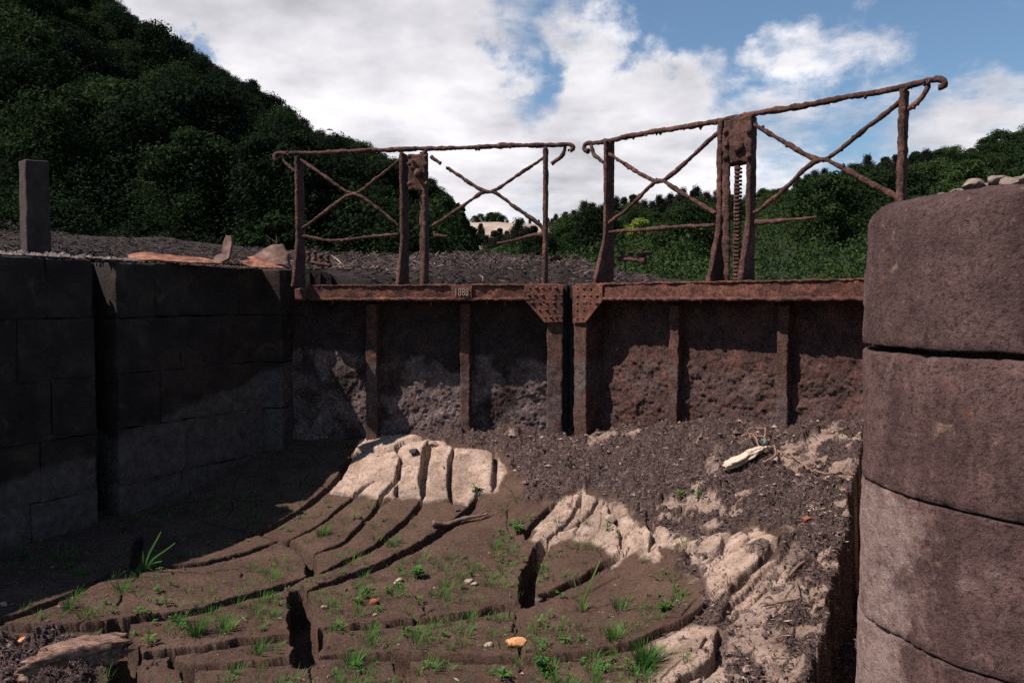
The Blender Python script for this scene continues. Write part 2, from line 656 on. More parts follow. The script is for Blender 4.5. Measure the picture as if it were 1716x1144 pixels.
deb = q.ramp(q.noise(42, 8, .82, .6), [(.36, (.016, .010, .009)), (.47, (.058, .037, .034)), (.56, (.14, .092, .083)), (.68, (.34, .24, .21))])
c = q.mix(q.attr('pale'), brown, pale)
c = q.mix(q.attr('debris'), c, deb)
q.l(c, bgd.inputs['Base Color'])
hv = q.math('ADD', q.noise(45, 8, .8), q.math('MULTIPLY', q.noise(150, 4, .7), .6))
hv = q.math('ADD', hv, q.math('MULTIPLY', q.attr('debris'), q.math('MULTIPLY', q.noise(28, 7, .8, .8), 2.5)))
q.bump(bgd, hv, 1.0, .018)
M_MUD = mg

M_LITTER = bpy.data.materials.new('dry_litter')
M_LITTER.use_nodes = True
q = NT(M_LITTER.node_tree)
b_ = M_LITTER.node_tree.nodes['Principled BSDF']
b_.inputs['Roughness'].default_value = .95
q.l(q.ramp(q.attr('tone'), [(0, (.014, .008, .0065)), (.40, (.058, .037, .032)), (.70, (.14, .096, .082)), (.93, (.22, .165, .135)), (1, (.34, .25, .19))]), b_.inputs['Base Color'])


def leaf_mat(name, stops, nscale=.35, transl=.25):
    m = bpy.data.materials.new(name)
    m.use_nodes = True
    t = m.node_tree
    q = NT(t)
    b = t.nodes['Principled BSDF']
    b.inputs['Roughness'].default_value = .95
    b.inputs['Specular IOR Level'].default_value = .04
    oi = q.n('ShaderNodeObjectInfo')
    v = q.math('ADD', q.math('ADD', q.math('MULTIPLY', q.noise(nscale, 5, .7), .65), q.math('MULTIPLY', q.noise(nscale * .16, 4, .6, off=(31, 7, 3)), .25)), q.math('MULTIPLY', oi.outputs['Random'], .35))
    c = q.ramp(q.math('SUBTRACT', v, .17), stops)
    q.l(c, b.inputs['Base Color'])
    tr = q.n('ShaderNodeBsdfTranslucent')
    q.l(c, tr.inputs[0])
    mx = q.n('ShaderNodeMixShader')
    mx.inputs[0].default_value = transl
    q.l(b.outputs[0], mx.inputs[1]); q.l(tr.outputs[0], mx.inputs[2])
    q.l(mx.outputs[0], t.nodes['Material Output'].inputs['Surface'])
    return m


M_LEAF_DARK = leaf_mat('dark_leaves', [(.25, (.006, .011, .006)), (.5, (.013, .024, .010)), (.8, (.038, .060, .019))])
M_LEAF_GREEN = leaf_mat('green_leaves', [(.22, (.008, .014, .007)), (.5, (.022, .040, .014)), (.80, (.062, .095, .029))])
M_LEAF_PINE = leaf_mat('pine_needles', [(.25, (.010, .012, .009)), (.5, (.019, .020, .014)), (.75, (.036, .034, .023))])
M_BARK = simple_mat('bark', [(.3, (.03, .022, .018)), (.7, (.075, .058, .048))], 6, .9)
M_GRASS = leaf_mat('grass_blade', [(.2, (.035, .095, .022)), (.5, (.065, .16, .036)), (.8, (.17, .22, .06))], 4, .35)

# soil of the banks and hills
mb_, tb_, bb_ = new_mat('bank_soil', .95)
q = NT(tb_)
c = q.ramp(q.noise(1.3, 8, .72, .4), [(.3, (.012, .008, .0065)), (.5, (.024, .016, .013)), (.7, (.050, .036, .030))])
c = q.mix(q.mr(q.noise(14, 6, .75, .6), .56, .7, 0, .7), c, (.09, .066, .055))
c = q.mix(.55, c, (.014, .0085, .007))  # darkens the soil colour to stand in for shade over the bank
c = q.mix(q.attr('wood'), c, (.012, .018, .010))
c = q.mix(q.attr('quarry'), c, q.ramp(q.noise(.12, 7, .75), [(.35, (.17, .13, .10)), (.65, (.33, .27, .22))]))
q.l(c, bb_.inputs['Base Color'])
q.bump(bb_, q.math('ADD', q.noise(20, 7, .75, .5), q.math('MULTIPLY', q.noise(4, 5, .7), 3)), .9, .05)
M_SOIL = mb_

# ------------------------------------------------------------------ plan of the lock
RAIL_Z = EYE + 1.22
A = at_z(460, 262, RAIL_Z)[:2]
Mm = at_z(968, 243, RAIL_Z)[:2]
B = at_z(1585, 135, RAIL_Z)[:2]
chord = (B - A) / np.linalg.norm(B - A)
AX = np.array([-chord[1], chord[0]])            # upstream, away from the camera
if AX[1] < 0:
    AX = -AX
AX = np.array([math.sin(math.radians(29)), math.cos(math.radians(29))])
NW = np.array([AX[1], -AX[0]])                  # from the left wall into the lock
WALL_TOP = EYE + .27
#print('A', A, 'M', Mm, 'B', B, 'len', np.linalg.norm(Mm - A), np.linalg.norm(B - Mm))


def v3(p2, z):
    return np.array([p2[0], p2[1], z])


class Leaf:
    def __init__(s, P, Q):
        s.P, s.t = P, (Q - P) / np.linalg.norm(Q - P)
        s.L = np.linalg.norm(Q - P)
        s.n = np.array([s.t[1], -s.t[0]])
        if s.n[1] > 0:
            s.n = -s.n
        s.t3, s.n3, s.z3 = v3(s.t, 0), v3(s.n, 0), np.array([0, 0, 1.0])

    def pt(s, px, py, w=0.0):
        d = ray(px, py)
        k = (np.dot(s.P, s.n) + w) / np.dot(d[:2], s.n)
        return np.array([0, 0, EYE]) + d * k

    def u(s, px, w=0.0, py=480):
        return float(np.dot(s.pt(px, py, w)[:2] - s.P, s.t))

    def w(s, u, w, z):
        return v3(s.P + s.t * u + s.n * w, z)


LL, RL = Leaf(A, Mm), Leaf(Mm, B)

# ------------------------------------------------------------------ mud floor
CP = [(0, 992, 1.52), (193, 957, 1.56), (370, 935, 1.60), (500, 853, 1.50), (600, 735, 1.17), (700, 728, 1.10), (800, 722, 1.06),
      (940, 715, 1.02), (1050, 722, .98), (1130, 727, .93), (1200, 715, .86), (1310, 722, .83), (1420, 690, .70),
      (560, 840, 1.46), (640, 838, 1.43), (760, 842, 1.42), (640, 930, 1.56), (760, 930, 1.55), (700, 1020, 1.60), (700, 1144, 1.62), (860, 860, 1.42),
      (1000, 790, 1.17), (1200, 800, 1.06), (1400, 800, .95), (1000, 870, 1.37), (1150, 930, 1.36), (1300, 900, 1.20), (1390, 1000, 1.28),
      (1100, 1000, 1.50), (1200, 1100, 1.48), (1350, 1144, 1.42), (900, 1000, 1.57), (1000, 1100, 1.56), (300, 1050, 1.61), (0, 1100, 1.62),
      (0, 915, 1.52), (200, 873, 1.52), (350, 810, 1.42), (490, 755, 1.25), (300, 1300, 1.64), (900, 1300, 1.62), (1300, 1300, 1.5), (-300, 1100, 1.62)]
cpx = []
for px, py, h in CP:
    p = at_z(px, py, EYE - h)
    cpx.append((p[0], p[1], p[2]))
cpx = np.array(cpx)


def _k(r2):
    return np.where(r2 > 1e-12, .5 * r2 * np.log(np.maximum(r2, 1e-12)), 0)


_n = len(cpx)
_K = _k(((cpx[:, None, :2] - cpx[None, :, :2]) ** 2).sum(-1)) + np.eye(_n) * .02
_P = np.concatenate([np.ones((_n, 1)), cpx[:, :2]], 1)
_S = np.zeros((_n + 3, _n + 3)); _S[:_n, :_n] = _K; _S[:_n, _n:] = _P; _S[_n:, :_n] = _P.T
_sol = np.linalg.solve(_S, np.concatenate([cpx[:, 2], np.zeros(3)]))


def base_z(x, y):
    z = _sol[_n] + _sol[_n + 1] * x + _sol[_n + 2] * y
    for i in range(_n):
        z = z + _sol[i] * _k((x - cpx[i, 0]) ** 2 + (y - cpx[i, 1]) ** 2)
    return z


def on_ground(px, py):
    lo = None
    d = ray(px, py)
    z = 0.1
    for _ in range(40):
        k = (z - EYE) / d[2]
        z2 = float(base_z(np.array([d[0] * k]), np.array([d[1] * k]))[0])
        z = z * .5 + z2 * .5
    k = (z - EYE) / d[2]
    return np.array([d[0] * k, d[1] * k, z])


# crack lines, traced on the photograph and dropped on the mud: (points, width m, depth m, step of the near side m)
CR = [
    ([(-60, 1050), (0, 1040), (37, 1028), (93, 1007), (130, 989), (167, 968), (200, 952)], .035, .09, .02),
    ([(200, 952), (237, 950), (315, 946), (352, 942), (389, 931), (426, 920), (467, 905), (481, 906)], .035, .10, .02),
    ([(481, 906), (517, 888), (551, 870), (570, 851), (595, 828), (618, 811), (629, 806)], .028, .10, 0),
    ([(400, 905), (450, 885), (498, 859), (528, 837), (548, 820), (570, 797), (584, 772), (598, 760), (611, 755)], .05, .14, .01),
    ([(492, 806), (548, 814)], .015, .05, 0),
    ([(524, 929), (537, 925), (581, 906), (593, 890), (615, 870), (629, 856), (637, 837), (657, 811), (668, 800), (667, 786), (674, 772), (665, 755)], .034, .11, .01),
    ([(537, 960), (584, 937), (623, 918), (657, 893), (682, 870), (702, 845), (710, 828)], .04, .12, .01),
    ([(710, 828), (707, 797), (713, 772), (718, 755), (720, 742)], .055, .16, 0),
    ([(506, 993), (548, 976), (590, 962), (623, 951), (663, 932), (702, 912), (730, 895), (752, 879), (772, 865), (791, 842), (800, 828)], .06, .14, .025),
    ([(760, 752), (756, 778), (753, 806), (753, 828), (760, 842)], .030, .12, 0),
    ([(611, 755), (640, 756), (662, 753), (674, 743), (693, 736), (716, 732), (726, 736)], .05, .10, 0),
    ([(794, 747), (830, 755), (833, 775), (825, 792), (833, 806), (825, 823)], .035, .10, 0),
    ([(657, 806), (680, 800), (690, 803)], .03, .06, 0),
    ([(667, 812), (666, 832)], .022, .08, 0),
    ([(481, 908), (500, 918), (518, 926), (521, 934), (521, 962)], .06, .16, 0),
    ([(-60, 1045), (19, 1046), (93, 1051), (148, 1047), (193, 1041), (222, 1037), (278, 1029), (334, 1022), (371, 1007), (450, 988), (476, 979), (521, 962)], .055, .14, .03),
    ([(193, 1042), (199, 1072), (207, 1105), (215, 1150)], .12, .20, 0),
    ([(211, 1098), (259, 1091), (315, 1085), (371, 1078), (445, 1069), (484, 1062), (500, 1061)], .05, .13, .03),
    ([(290, 1095), (296, 1112), (330, 1114), (371, 1113), (445, 1107), (497, 1104), (512, 1108)], .05, .13, .025),
    ([(310, 1115), (322, 1150)], .05, .14, 0),
    ([(501, 991), (505, 1030), (508, 1070), (512, 1109)], .12, .24, 0),
    ([(537, 1051), (555, 1049), (634, 1044), (686, 1038), (725, 1033), (765, 1028), (817, 1021), (856, 1015), (893, 1009)], .055, .14, .03),
    ([(537, 1051), (531, 1078), (521, 1104)], .05, .14, 0),
    ([(521, 1104), (534, 1101), (581, 1096), (673, 1097), (738, 1097), (817, 1097), (895, 1102), (969, 1093), (1025, 1084), (1074, 1069), (1115, 1050), (1145, 1039), (1162, 1028), (1186, 1005), (1197, 992)], .045, .13, .045),
    ([(856, 1017), (860, 1035), (867, 1054), (870, 1096), (870, 1120)], .014, .03, 0),
    ([(676, 1101), (680, 1125), (684, 1150)], .085, .2, 0),
    ([(910, 908), (898, 935), (887, 961), (883, 983), (886, 1009)], .085, .22, 0),
    ([(910, 908), (923, 900), (954, 873), (965, 850), (975, 827)], .026, .09, 0),
    ([(881, 902), (892, 877), (915, 854), (931, 842)], .032, .10, .02),
    ([(935, 892), (958, 884), (977, 873), (996, 850), (1002, 835)], .022, .08, 0),
    ([(1019, 842), (1023, 865), (1038, 875), (1041, 895), (1042, 915), (1050, 927)], .04, .08, 0),
    ([(886, 1006), (935, 986), (973, 969), (1008, 946), (1046, 925), (1056, 918)], .04, .12, .035),
    ([(1085, 854), (1083, 873), (1096, 890), (1096, 908), (1088, 918)], .03, .07, 0),
    ([(1055, 884), (1085, 878), (1108, 879)], .025, .06, 0),
    ([(1242, 888), (1215, 896), (1211, 915), (1190, 928), (1173, 938)], .03, .08, 0),
    ([(1211, 915), (1214, 930)], .03, .08, 0),
    ([(1309, 898), (1288, 922), (1268, 942), (1248, 964), (1230, 985), (1206, 1002)], .035, .10, .04),
    ([(1330, 905), (1290, 952), (1260, 979), (1240, 1004), (1226, 1020), (1200, 1039)], .03, .08, .03),
    ([(1207, 1052), (1212, 1075), (1208, 1095), (1193, 1112), (1156, 1128), (1126, 1146)], .05, .11, .03),
    ([(783, 846), (766, 842), (752, 836), (712, 843)], .012, .03, .012),
    ([(634, 957), (660, 970), (692, 985), (722, 1030)], .010, .04, 0),
    ([(481, 908), (440, 895), (380, 882), (340, 872)], .025, .07, 0),
    ([(222, 955), (228, 925), (236, 895)], .05, .10, 0),
    ([(760, 905), (800, 925), (830, 960)], .010, .04, 0),
    ([(1130, 1000), (1080, 985), (1040, 1000)], .010, .03, 0),
    ([(699, 833), (660, 836), (640, 834), (598, 830), (553, 825)], .012, .03, .012),
]
CRW = []
for pts, w, dep, st in CR:
    mpx = sum(p_[0] for p_ in pts) / len(pts); mpy = sum(p_[1] for p_ in pts) / len(pts)
    if mpx > 910 and mpy < 1010 and len(pts) != 5 and st < .03:      # the thin crust at the right: finer splits
        w, dep = w * .6, dep * .55
    g = np.array([on_ground(*p)[:2] for p in pts])
    g = smooth_line(g, 1) if len(g) > 2 else g
    g = resample(g, .04)
    if len(g) > 3:
        wob = np.stack([fbm2(g[:, 0], g[:, 1], 7, 3, 3), fbm2(g[:, 0], g[:, 1], 7, 3, 9)], 1) * .022
        wob[0] = wob[-1] = 0
        g = g + wob
    CRW.append((g, w, dep, st))


def crack_eval(x, y):
    """lowering of the mud by the cracks (>= 0) """
    low = np.zeros_like(x)
    dip = np.zeros_like(x)
    edge = np.full_like(x, 9.0)
    wn = fbm2(x, y, 11, 3, 21)
    rg = fbm2(x, y, 22, 2, 22)
    for g, w, dep, st in CRW:
        lo, hi = g.min(0) - .4, g.max(0) + .4
        sel = np.where((x > lo[0]) & (x < hi[0]) & (y > lo[1]) & (y < hi[1]))[0]
        if not len(sel):
            continue
        X, Y = x[sel], y[sel]
        best = np.full(len(sel), 1e9); side = np.zeros(len(sel)); tt = np.zeros(len(sel))
        m = len(g) - 1
        for k in range(m):
            a, b = g[k], g[k + 1]
            d = b - a
            L2 = d @ d + 1e-12
            t = np.clip(((X - a[0]) * d[0] + (Y - a[1]) * d[1]) / L2, 0, 1)
            qx, qy = X - a[0] - t * d[0], Y - a[1] - t * d[1]
            r2 = qx * qx + qy * qy
            u = r2 < best
            best = np.where(u, r2, best)
            side = np.where(u, np.where(Y < a[1] + t * d[1], 1, 0) if abs(d[0]) > .35 * abs(d[1]) else 0, side)
            tt = np.where(u, (k + t) / m, tt)
        r = np.sqrt(best)
        ends = np.clip(np.minimum(tt, 1 - tt) * (8 if dep < .15 else 25), .35 if dep < .15 else .72, 1)
        hw = .54 * w * ends * (1 + .5 * wn[sel]) + .003 * rg[sel]
        lw = dep * .85 * (1 - sstep(hw - .005, hw + .004, r)) + .003 * np.exp(-np.maximum(r - hw, 0) / .012) * (dep > .04)
        low[sel] = np.maximum(low[sel], lw)
        if st:
            dip[sel] = np.maximum(dip[sel], .45 * st * np.exp(-np.maximum(r - hw, 0) / .16) * side * ends)
        edge[sel] = np.minimum(edge[sel], np.maximum(r - hw, 0))
    return low, dip, edge


def cells(x, y, size, seed):
    """Voronoi: distance to the nearest edge and a random number per cell"""
    X, Y = x / size, y / size
    wx = fbm2(x, y, 3 / size * .25, 3, seed + 50) * .35; wy = fbm2(x, y, 3 / size * .25, 3, seed + 60) * .35
    X, Y = X + wx, Y + wy
    ix, iy = np.floor(X), np.floor(Y)
    d1 = np.full(len(x), 9.0); d2 = np.full(len(x), 9.0); idv = np.zeros(len(x)); sx = np.zeros(len(x)); sy = np.zeros(len(x))
    for a in (-1, 0, 1):
        for b in (-1, 0, 1):
            cx, cy = ix + a, iy + b
            px_ = cx + _hash(cx, cy, cx * 0, seed) * .45 + .5; py_ = cy + _hash(cx, cy, cx * 0, seed + 1) * .45 + .5
            d = np.hypot(X - px_, Y - py_)
            n1 = d < d1
            d2 = np.where(n1, d1, np.minimum(d2, d))
            idv = np.where(n1, _hash(cx, cy, cx * 0, seed + 2), idv)
            sx = np.where(n1, X - px_, sx); sy = np.where(n1, Y - py_, sy)
            d1 = np.where(n1, d, d1)
    return (d2 - d1) * size * .5, idv, sx * size, sy * size


def gpoly(pts):
    return np.array([on_ground(*p)[:2] for p in pts])


def poly_sd(x, y, P):
    """signed distance, positive inside"""
    ins = np.zeros(len(x), bool)
    best = np.full(len(x), 1e9)
    for k in range(len(P)):
        a, b = P[k], P[(k + 1) % len(P)]
        d = b - a
        t = np.clip(((x - a[0]) * d[0] + (y - a[1]) * d[1]) / (d @ d + 1e-12), 0, 1)
        best = np.minimum(best, (x - a[0] - t * d[0]) ** 2 + (y - a[1] - t * d[1]) ** 2)
        c = ((a[1] > y) != (b[1] > y)) & (x < (b[0] - a[0]) * (y - a[1]) / (b[1] - a[1] + 1e-12) + a[0])
        ins ^= c
    return np.where(ins, 1, -1) * np.sqrt(best)


PALE = [gpoly(p) for p in [
    [(553, 825), (570, 797), (592, 766), (602, 738), (640, 730), (695, 729), (730, 738), (760, 750), (830, 755), (850, 790), (832, 825), (800, 826), (783, 846), (752, 835), (710, 842), (699, 832), (640, 834), (598, 830)],
    [(888, 905), (905, 870), (935, 840), (975, 826), (1045, 845), (1062, 872), (1110, 885), (1170, 900), (1260, 885), (1312, 900), (1270, 945), (1235, 985), (1205, 1010), (1185, 985), (1175, 950), (1140, 925), (1100, 915), (1075, 920), (1050, 927), (1030, 945), (1015, 922), (985, 906), (950, 905), (910, 912)],
    [(1090, 1072), (1120, 1058), (1160, 1047), (1207, 1052), (1212, 1085), (1193, 1112), (1190, 1150), (1080, 1150), (1120, 1110)],
    [(1330, 905), (1355, 925), (1300, 985), (1255, 1020), (1205, 1035), (1235, 985)],
    [(1268, 1080), (1320, 1072), (1350, 1100), (1340, 1150), (1280, 1150), (1262, 1110)],
    [(1240, 1012), (1300, 985), (1330, 1000), (1300, 1035), (1262, 1046)],
    [(1360, 1005), (1425, 990), (1432, 1018), (1390, 1030)],
    [(1070, 925), (1100, 918), (1112, 935), (1095, 948)],
    [(1195, 1105), (1215, 1118), (1225, 1150), (1190, 1150)],
]]
DEB = gpoly([(500, 700), (560, 735), (604, 728), (695, 726), (740, 742), (835, 750), (870, 800), (880, 838), (930, 838), (975, 822), (1050, 845), (1060, 870), (1100, 888),
             (1175, 905), (1250, 880), (1320, 895), (1300, 930), (1240, 995), (1190, 1010), (1180, 985), (1165, 955), (1120, 926), (1150, 930), (1195, 985), (1200, 1005), (1165, 1032), (1215, 1050), (1220, 1090), (1200, 1150),
             (1210, 1300), (1560, 1300), (1600, 660), (900, 660)])
DEB2 = gpoly([(-80, 1062), (60, 1058), (120, 1075), (190, 1085), (130, 1160), (-80, 1160)])

PN = np.array([.995, 2.245])          # nose of the right wall


def wall_dist(x, y):
    return (PN[0] + AX[0] * ((x - PN[0]) * AX[0] + (y - PN[1]) * AX[1]) - x) * NW[0] + (PN[1] + AX[1] * ((x - PN[0]) * AX[0] + (y - PN[1]) * AX[1]) - y) * NW[1]


def masks(x, y):
    wob = fbm2(x, y, 9, 4, 31) * .055 + fbm2(x, y, 40, 3, 33) * .018
    pale = np.zeros_like(x)
    for k, P in enumerate(PALE):
        s = poly_sd(x, y, P)
        soft = .012 if k != 2 else .06
        pale = np.maximum(pale, sstep(-soft, soft, s + wob * (.8 if k else .45)))
    deb = sstep(-.03, .03, poly_sd(x, y, DEB) + wob * 1.6)
    deb = np.maximum(deb, sstep(-.03, .03, poly_sd(x, y, DEB2) + wob * 2))
    pale = pale * (.62 + .38 * sstep(-.22, .12, fbm2(x, y, 4.2, 5, 37, .62)))
    # crumbs of pale mud inside the litter on the right
    nz = fbm2(x, y, 5.5, 4, 41)
    right = sstep(-.2, .6, x) * sstep(5.6, 4.6, y)
    pale2 = sstep(.18, .23, nz + .35 * fbm2(x, y, 17, 4, 45)) * deb * right
    pale2 = np.maximum(pale2, sstep(.28, .36, nz) * deb)
    pale = np.maximum(pale, pale2 * .85)
    hol = sstep(.24, .42, fbm2(x, y, 13, 4, 43))
    deb2 = deb * (1 - .85 * np.clip(pale, 0, 1))
    deb2 = np.maximum(deb2, pale * sstep(.30, .38, fbm2(x, y, 13, 4, 43)) * .8 * sstep(-.6, .9, x))
    return np.clip(pale, 0, 1), np.clip(deb2, 0, 1), deb


def ground(x, y, full=False):
    x = np.asarray(x, float); y = np.asarray(y, float)
    z = base_z(x, y)
    low, dip, edge = crack_eval(x, y)
    pale, deb2, deb = masks(x, y)
    z = z - dip - low * (1 - .55 * deb * (low < .12))
    z = z + fbm2(x, y, 2.2, 3, 51) * .008 + fbm2(x, y, 16, 4, 52) * .010 + fbm2(x, y, 70, 3, 54) * .003
    rough = fbm2(x, y, 6, 5, 53, .62)
    z = z + deb * (1 - .88 * np.clip(pale * 1.3, 0, 1)) * (rough * .13 + np.abs(fbm2(x, y, 22, 4, 55, .65)) * .055)
    z = z + pale * .010 * sstep(0, .02, edge)
    # brittle crust at the right: small plates, each a little tilted
    e2, id2, tx, ty = cells(x, y, .20, 71)
    e3, id3, _, _ = cells(x, y, .055, 75)
    crust_m = np.clip(pale, 0, 1) * sstep(-.1, .5, x) 
    z = z + crust_m * (id2 * .006 + (np.sin(id2 * 40) * tx + np.cos(id2 * 57) * ty) * .05)
    z = z - crust_m * (.024 * (1 - sstep(.003, .007, e2)) + .012 * (1 - sstep(.001, .004, e3)) * (id2 > .3))
    lf = np.clip(pale, 0, 1) * (1 - sstep(-.1, .5, x))
    z = z - lf * .012 * (1 - sstep(.001, .004, e2)) * (id2 > .2)
    # hair cracks in the brown mud
    e4, id4, _, _ = cells(x, y, .42, 78)
    z = z - (1 - pale) * (1 - deb) * .022 * (1 - sstep(.001, .006, e4)) * (fbm2(x, y, 2.3, 2, 79) > .10)
    # the mud has shrunk away from the right hand wall
    wd = wall_dist(x, y) + fbm2(x, y, 5, 4, 56) * .06
    s = (x - PN[0]) * AX[0] + (y - PN[1]) * AX[1]
    bridge = np.exp(-((s - 1.28) / .10) ** 2) * .55
    z = z - .60 * sstep(.215, .175, wd) * (1 - bridge)
    if full:
        return z, pale, deb2, edge
    return z


def gz(x, y):
    return float(ground(np.array([x]), np.array([y]))[0])


def gp(px, py):
    p = on_ground(px, py)
    return np.array([p[0], p[1], gz(p[0], p[1])])


cols = np.concatenate([np.arange(-1500, -90, 10), np.arange(-90, 1585, 1.6), np.arange(1590, 1700, 10)])
inv = np.concatenate([np.linspace(1 / 1.2, 1 / 2.5, 40)[:-1], np.linspace(1 / 2.5, 1 / 7.3, 790)])
DD, PX = np.meshgrid(1 / inv, cols, indexing='ij')
GX = ((PX - 858) / FPX * DD).ravel()
GY = DD.ravel()
GZ, g_pale, g_deb, g_edge = ground(GX, GY, True)
mud = mesh_obj('mud_floor', np.stack([GX, GY, GZ], 1), [gridf(*DD.shape)[:, ::-1]], M_MUD, attrs={'pale': g_pale, 'debris': g_deb})
tag(mud, kind='structure')

# ------------------------------------------------------------------ land: banks, mound, hills
RIDGE_L = [(-900, -420, 210), (-400, -300, 210), (0, -62, 210), (190, 55, 210), (330, 136, 205), (440, 200, 200), (500, 242, 195), (550, 266, 190), (620, 296, 180), (670, 318, 170), (730, 365, 140), (770, 415, 120), (820, 455, 120), (860, 480, 120)]
RIDGE_R = [(700, 440, 420), (765, 410, 420), (785, 373, 420), (840, 373, 410), (900, 376, 400), (940, 388, 340), (1000, 392, 310), (1100, 380, 300), (1200, 362, 290), (1300, 345, 280), (1400, 322, 275), (1500, 312, 270), (1600, 294, 265), (1716, 262, 260), (1900, 204, 250), (2400, 60, 240), (3400, -200, 240)]


def hill(phi_px, r, R, base_r, base_z):
    """height of a hillside at distance r along the bearing phi"""
    px = np.array([a[0] for a in R], float)
    el = np.interp(phi_px, px, [(504 - a[1]) / FPX for a in R])
    D = np.interp(phi_px, px, [a[2] for a in R])
    zr = EYE + el * D
    t = np.clip((r - base_r) / (D - base_r), 0, 1)
    z = base_z + (zr - base_z) * (t ** 1.12)
    return np.where(r > D, zr - (r - D) * .18, z)


def land(x, y):
    r = np.maximum(y, .5)                      # depth is near enough the distance here
    px = 858 + FPX * x / r
    n = (x - A[0]) * NW[0] + (y - A[1]) * NW[1]         # out from the left wall
    s = (x - A[0]) * AX[0] + (y - A[1]) * AX[1]         # upstream of the left gate post
    # upland: rises away from the wall on the left
    zl = WALL_TOP + .02 + np.clip(-n - .6, 0, 30) * .055 + np.clip(r - 9, 0, 40) * .062
    z = zl
    # basin upstream of the gate, a heap of debris across it
    bas = sstep(-.5, .6, n) * sstep(.9, 1.2, s)
    zb = .9 + 0 * x
    heap = 1.22 * sstep(8.6, 10.2, r) * (1 - sstep(16, 24, r) * .9) * (1 - sstep(3.2, 0.2, px / 500 * 0 + (px - 470) / 40)) 
    heap = heap * (1 - sstep(860, 1190, px) * .62)
    zb = zb + heap * (1 + .22 * fbm2(x, y, 1.3, 4, 64)) + fbm2(x, y, .9, 4, 61) * .10 + np.abs(fbm2(x, y, 3.2, 4, 65)) * .16 * (r < 16)
    z = z * (1 - bas) + zb * bas
    # chamber and tail of the lock: under the mud floor
    cham = sstep(-.35, -.25, n) * sstep(1.05, 1.0, s)
    right = (wall_dist(x, y) < -.6) & (y > 2.5)
    z = np.where((cham > .5) & ~right, -.5, z)
    z = np.where(right & (s < 1.2) & (r < 9), WALL_TOP - .12, z)
    hl = hill(px, r, RIDGE_L, 52.0, EYE + 52 * np.interp(px, [-400, 300, 560, 820, 900], [.068, .056, .038, .036, .02]))
    hr = hill(px, r, RIDGE_R, 60.0, .5)
    Dq = np.interp(px, [a[0] for a in RIDGE_R], [a[2] for a in RIDGE_R])
    qm = sstep(765, 782, px) * sstep(960, 925, px)
    hr = hr * (1 - .36 * qm * (1 - sstep(.80, .87, r / Dq + .03 * fbm2(x, y, .03, 3, 69))))      # quarry face
    lim = EYE + r * (np.interp(px, [-400, 300, 560, 820, 900, 1140, 1300], [.078, .064, .044, .044, .036, .020, .012]) + .010 * fbm2(x, y, .45, 4, 67))
    z = np.where((r > 8) & (bas < .5), np.minimum(z, lim), z)
    far = sstep(24, 45, r)
    side = sstep(700, 900, px)
    zh = np.maximum(np.where(px < 870, hl, -50), np.where(px > 690, hr, -50))
    z = np.where(r > 24, z * (1 - far) + far * np.maximum(zh, np.where(px < 870, -50, .3)), z)
    z = z + fbm2(x, y, .35, 4, 62) * .20 * sstep(8, 14, r) + np.abs(fbm2(x, y, 1.2, 4, 68)) * .22 * sstep(9, 14, r) * (r < 70)
    return z, px, r


cols2 = np.concatenate([np.arange(-2600, -200, 60), np.arange(-200, 1900, 9), np.arange(1900, 4400, 70)])
rr2 = np.concatenate([np.linspace(1.2, 9, 60), np.geomspace(9.1, 30, 130), np.geomspace(30.5, 420, 120), np.geomspace(440, 2600, 14)])
R2, P2 = np.meshgrid(rr2, cols2, indexing='ij')
LX = ((P2 - 858) / FPX * R2).ravel(); LY = R2.ravel()
LZ, lpx, lr = land(LX, LY)
near = lr < 24
LZ = LZ + np.where(near & (lr > 5), np.abs(fbm2(LX, LY, 2.4, 5, 63, .65)) * .16 - .03, 0) * sstep(-.45, -.8, (LX - A[0]) * NW[0] + (LY - A[1]) * NW[1]) * .6
wood = sstep(34, 44, lr) * np.where(lpx < 780, 1, 0) + sstep(50, 70, lr) * np.where(lpx >= 780, 1, 0)
hz_r = np.interp(lpx, [a[0] for a in RIDGE_R], [a[2] for a in RIDGE_R])
quarry = sstep(.76, .80, lr / hz_r) * (lr < hz_r * 1.03) * sstep(775, 786, lpx + 8 * fbm2(LX, LY, .08, 3, 3)) * sstep(935, 915, lpx)
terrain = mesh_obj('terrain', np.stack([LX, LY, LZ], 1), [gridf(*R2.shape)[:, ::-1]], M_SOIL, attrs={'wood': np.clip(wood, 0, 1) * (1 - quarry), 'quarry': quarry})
tag(terrain, kind='structure')

# ------------------------------------------------------------------ left lock wall
def wall_pt(s, n, z):
    return v3(A - AX * s + NW * n, z)


def s_of(px):
    d = ray(px, 480)[:2]
    # A - AX*s parallel to d
    m = np.array([[d[0], AX[0]], [d[1], AX[1]]])
    return float(np.linalg.solve(m, A)[1])


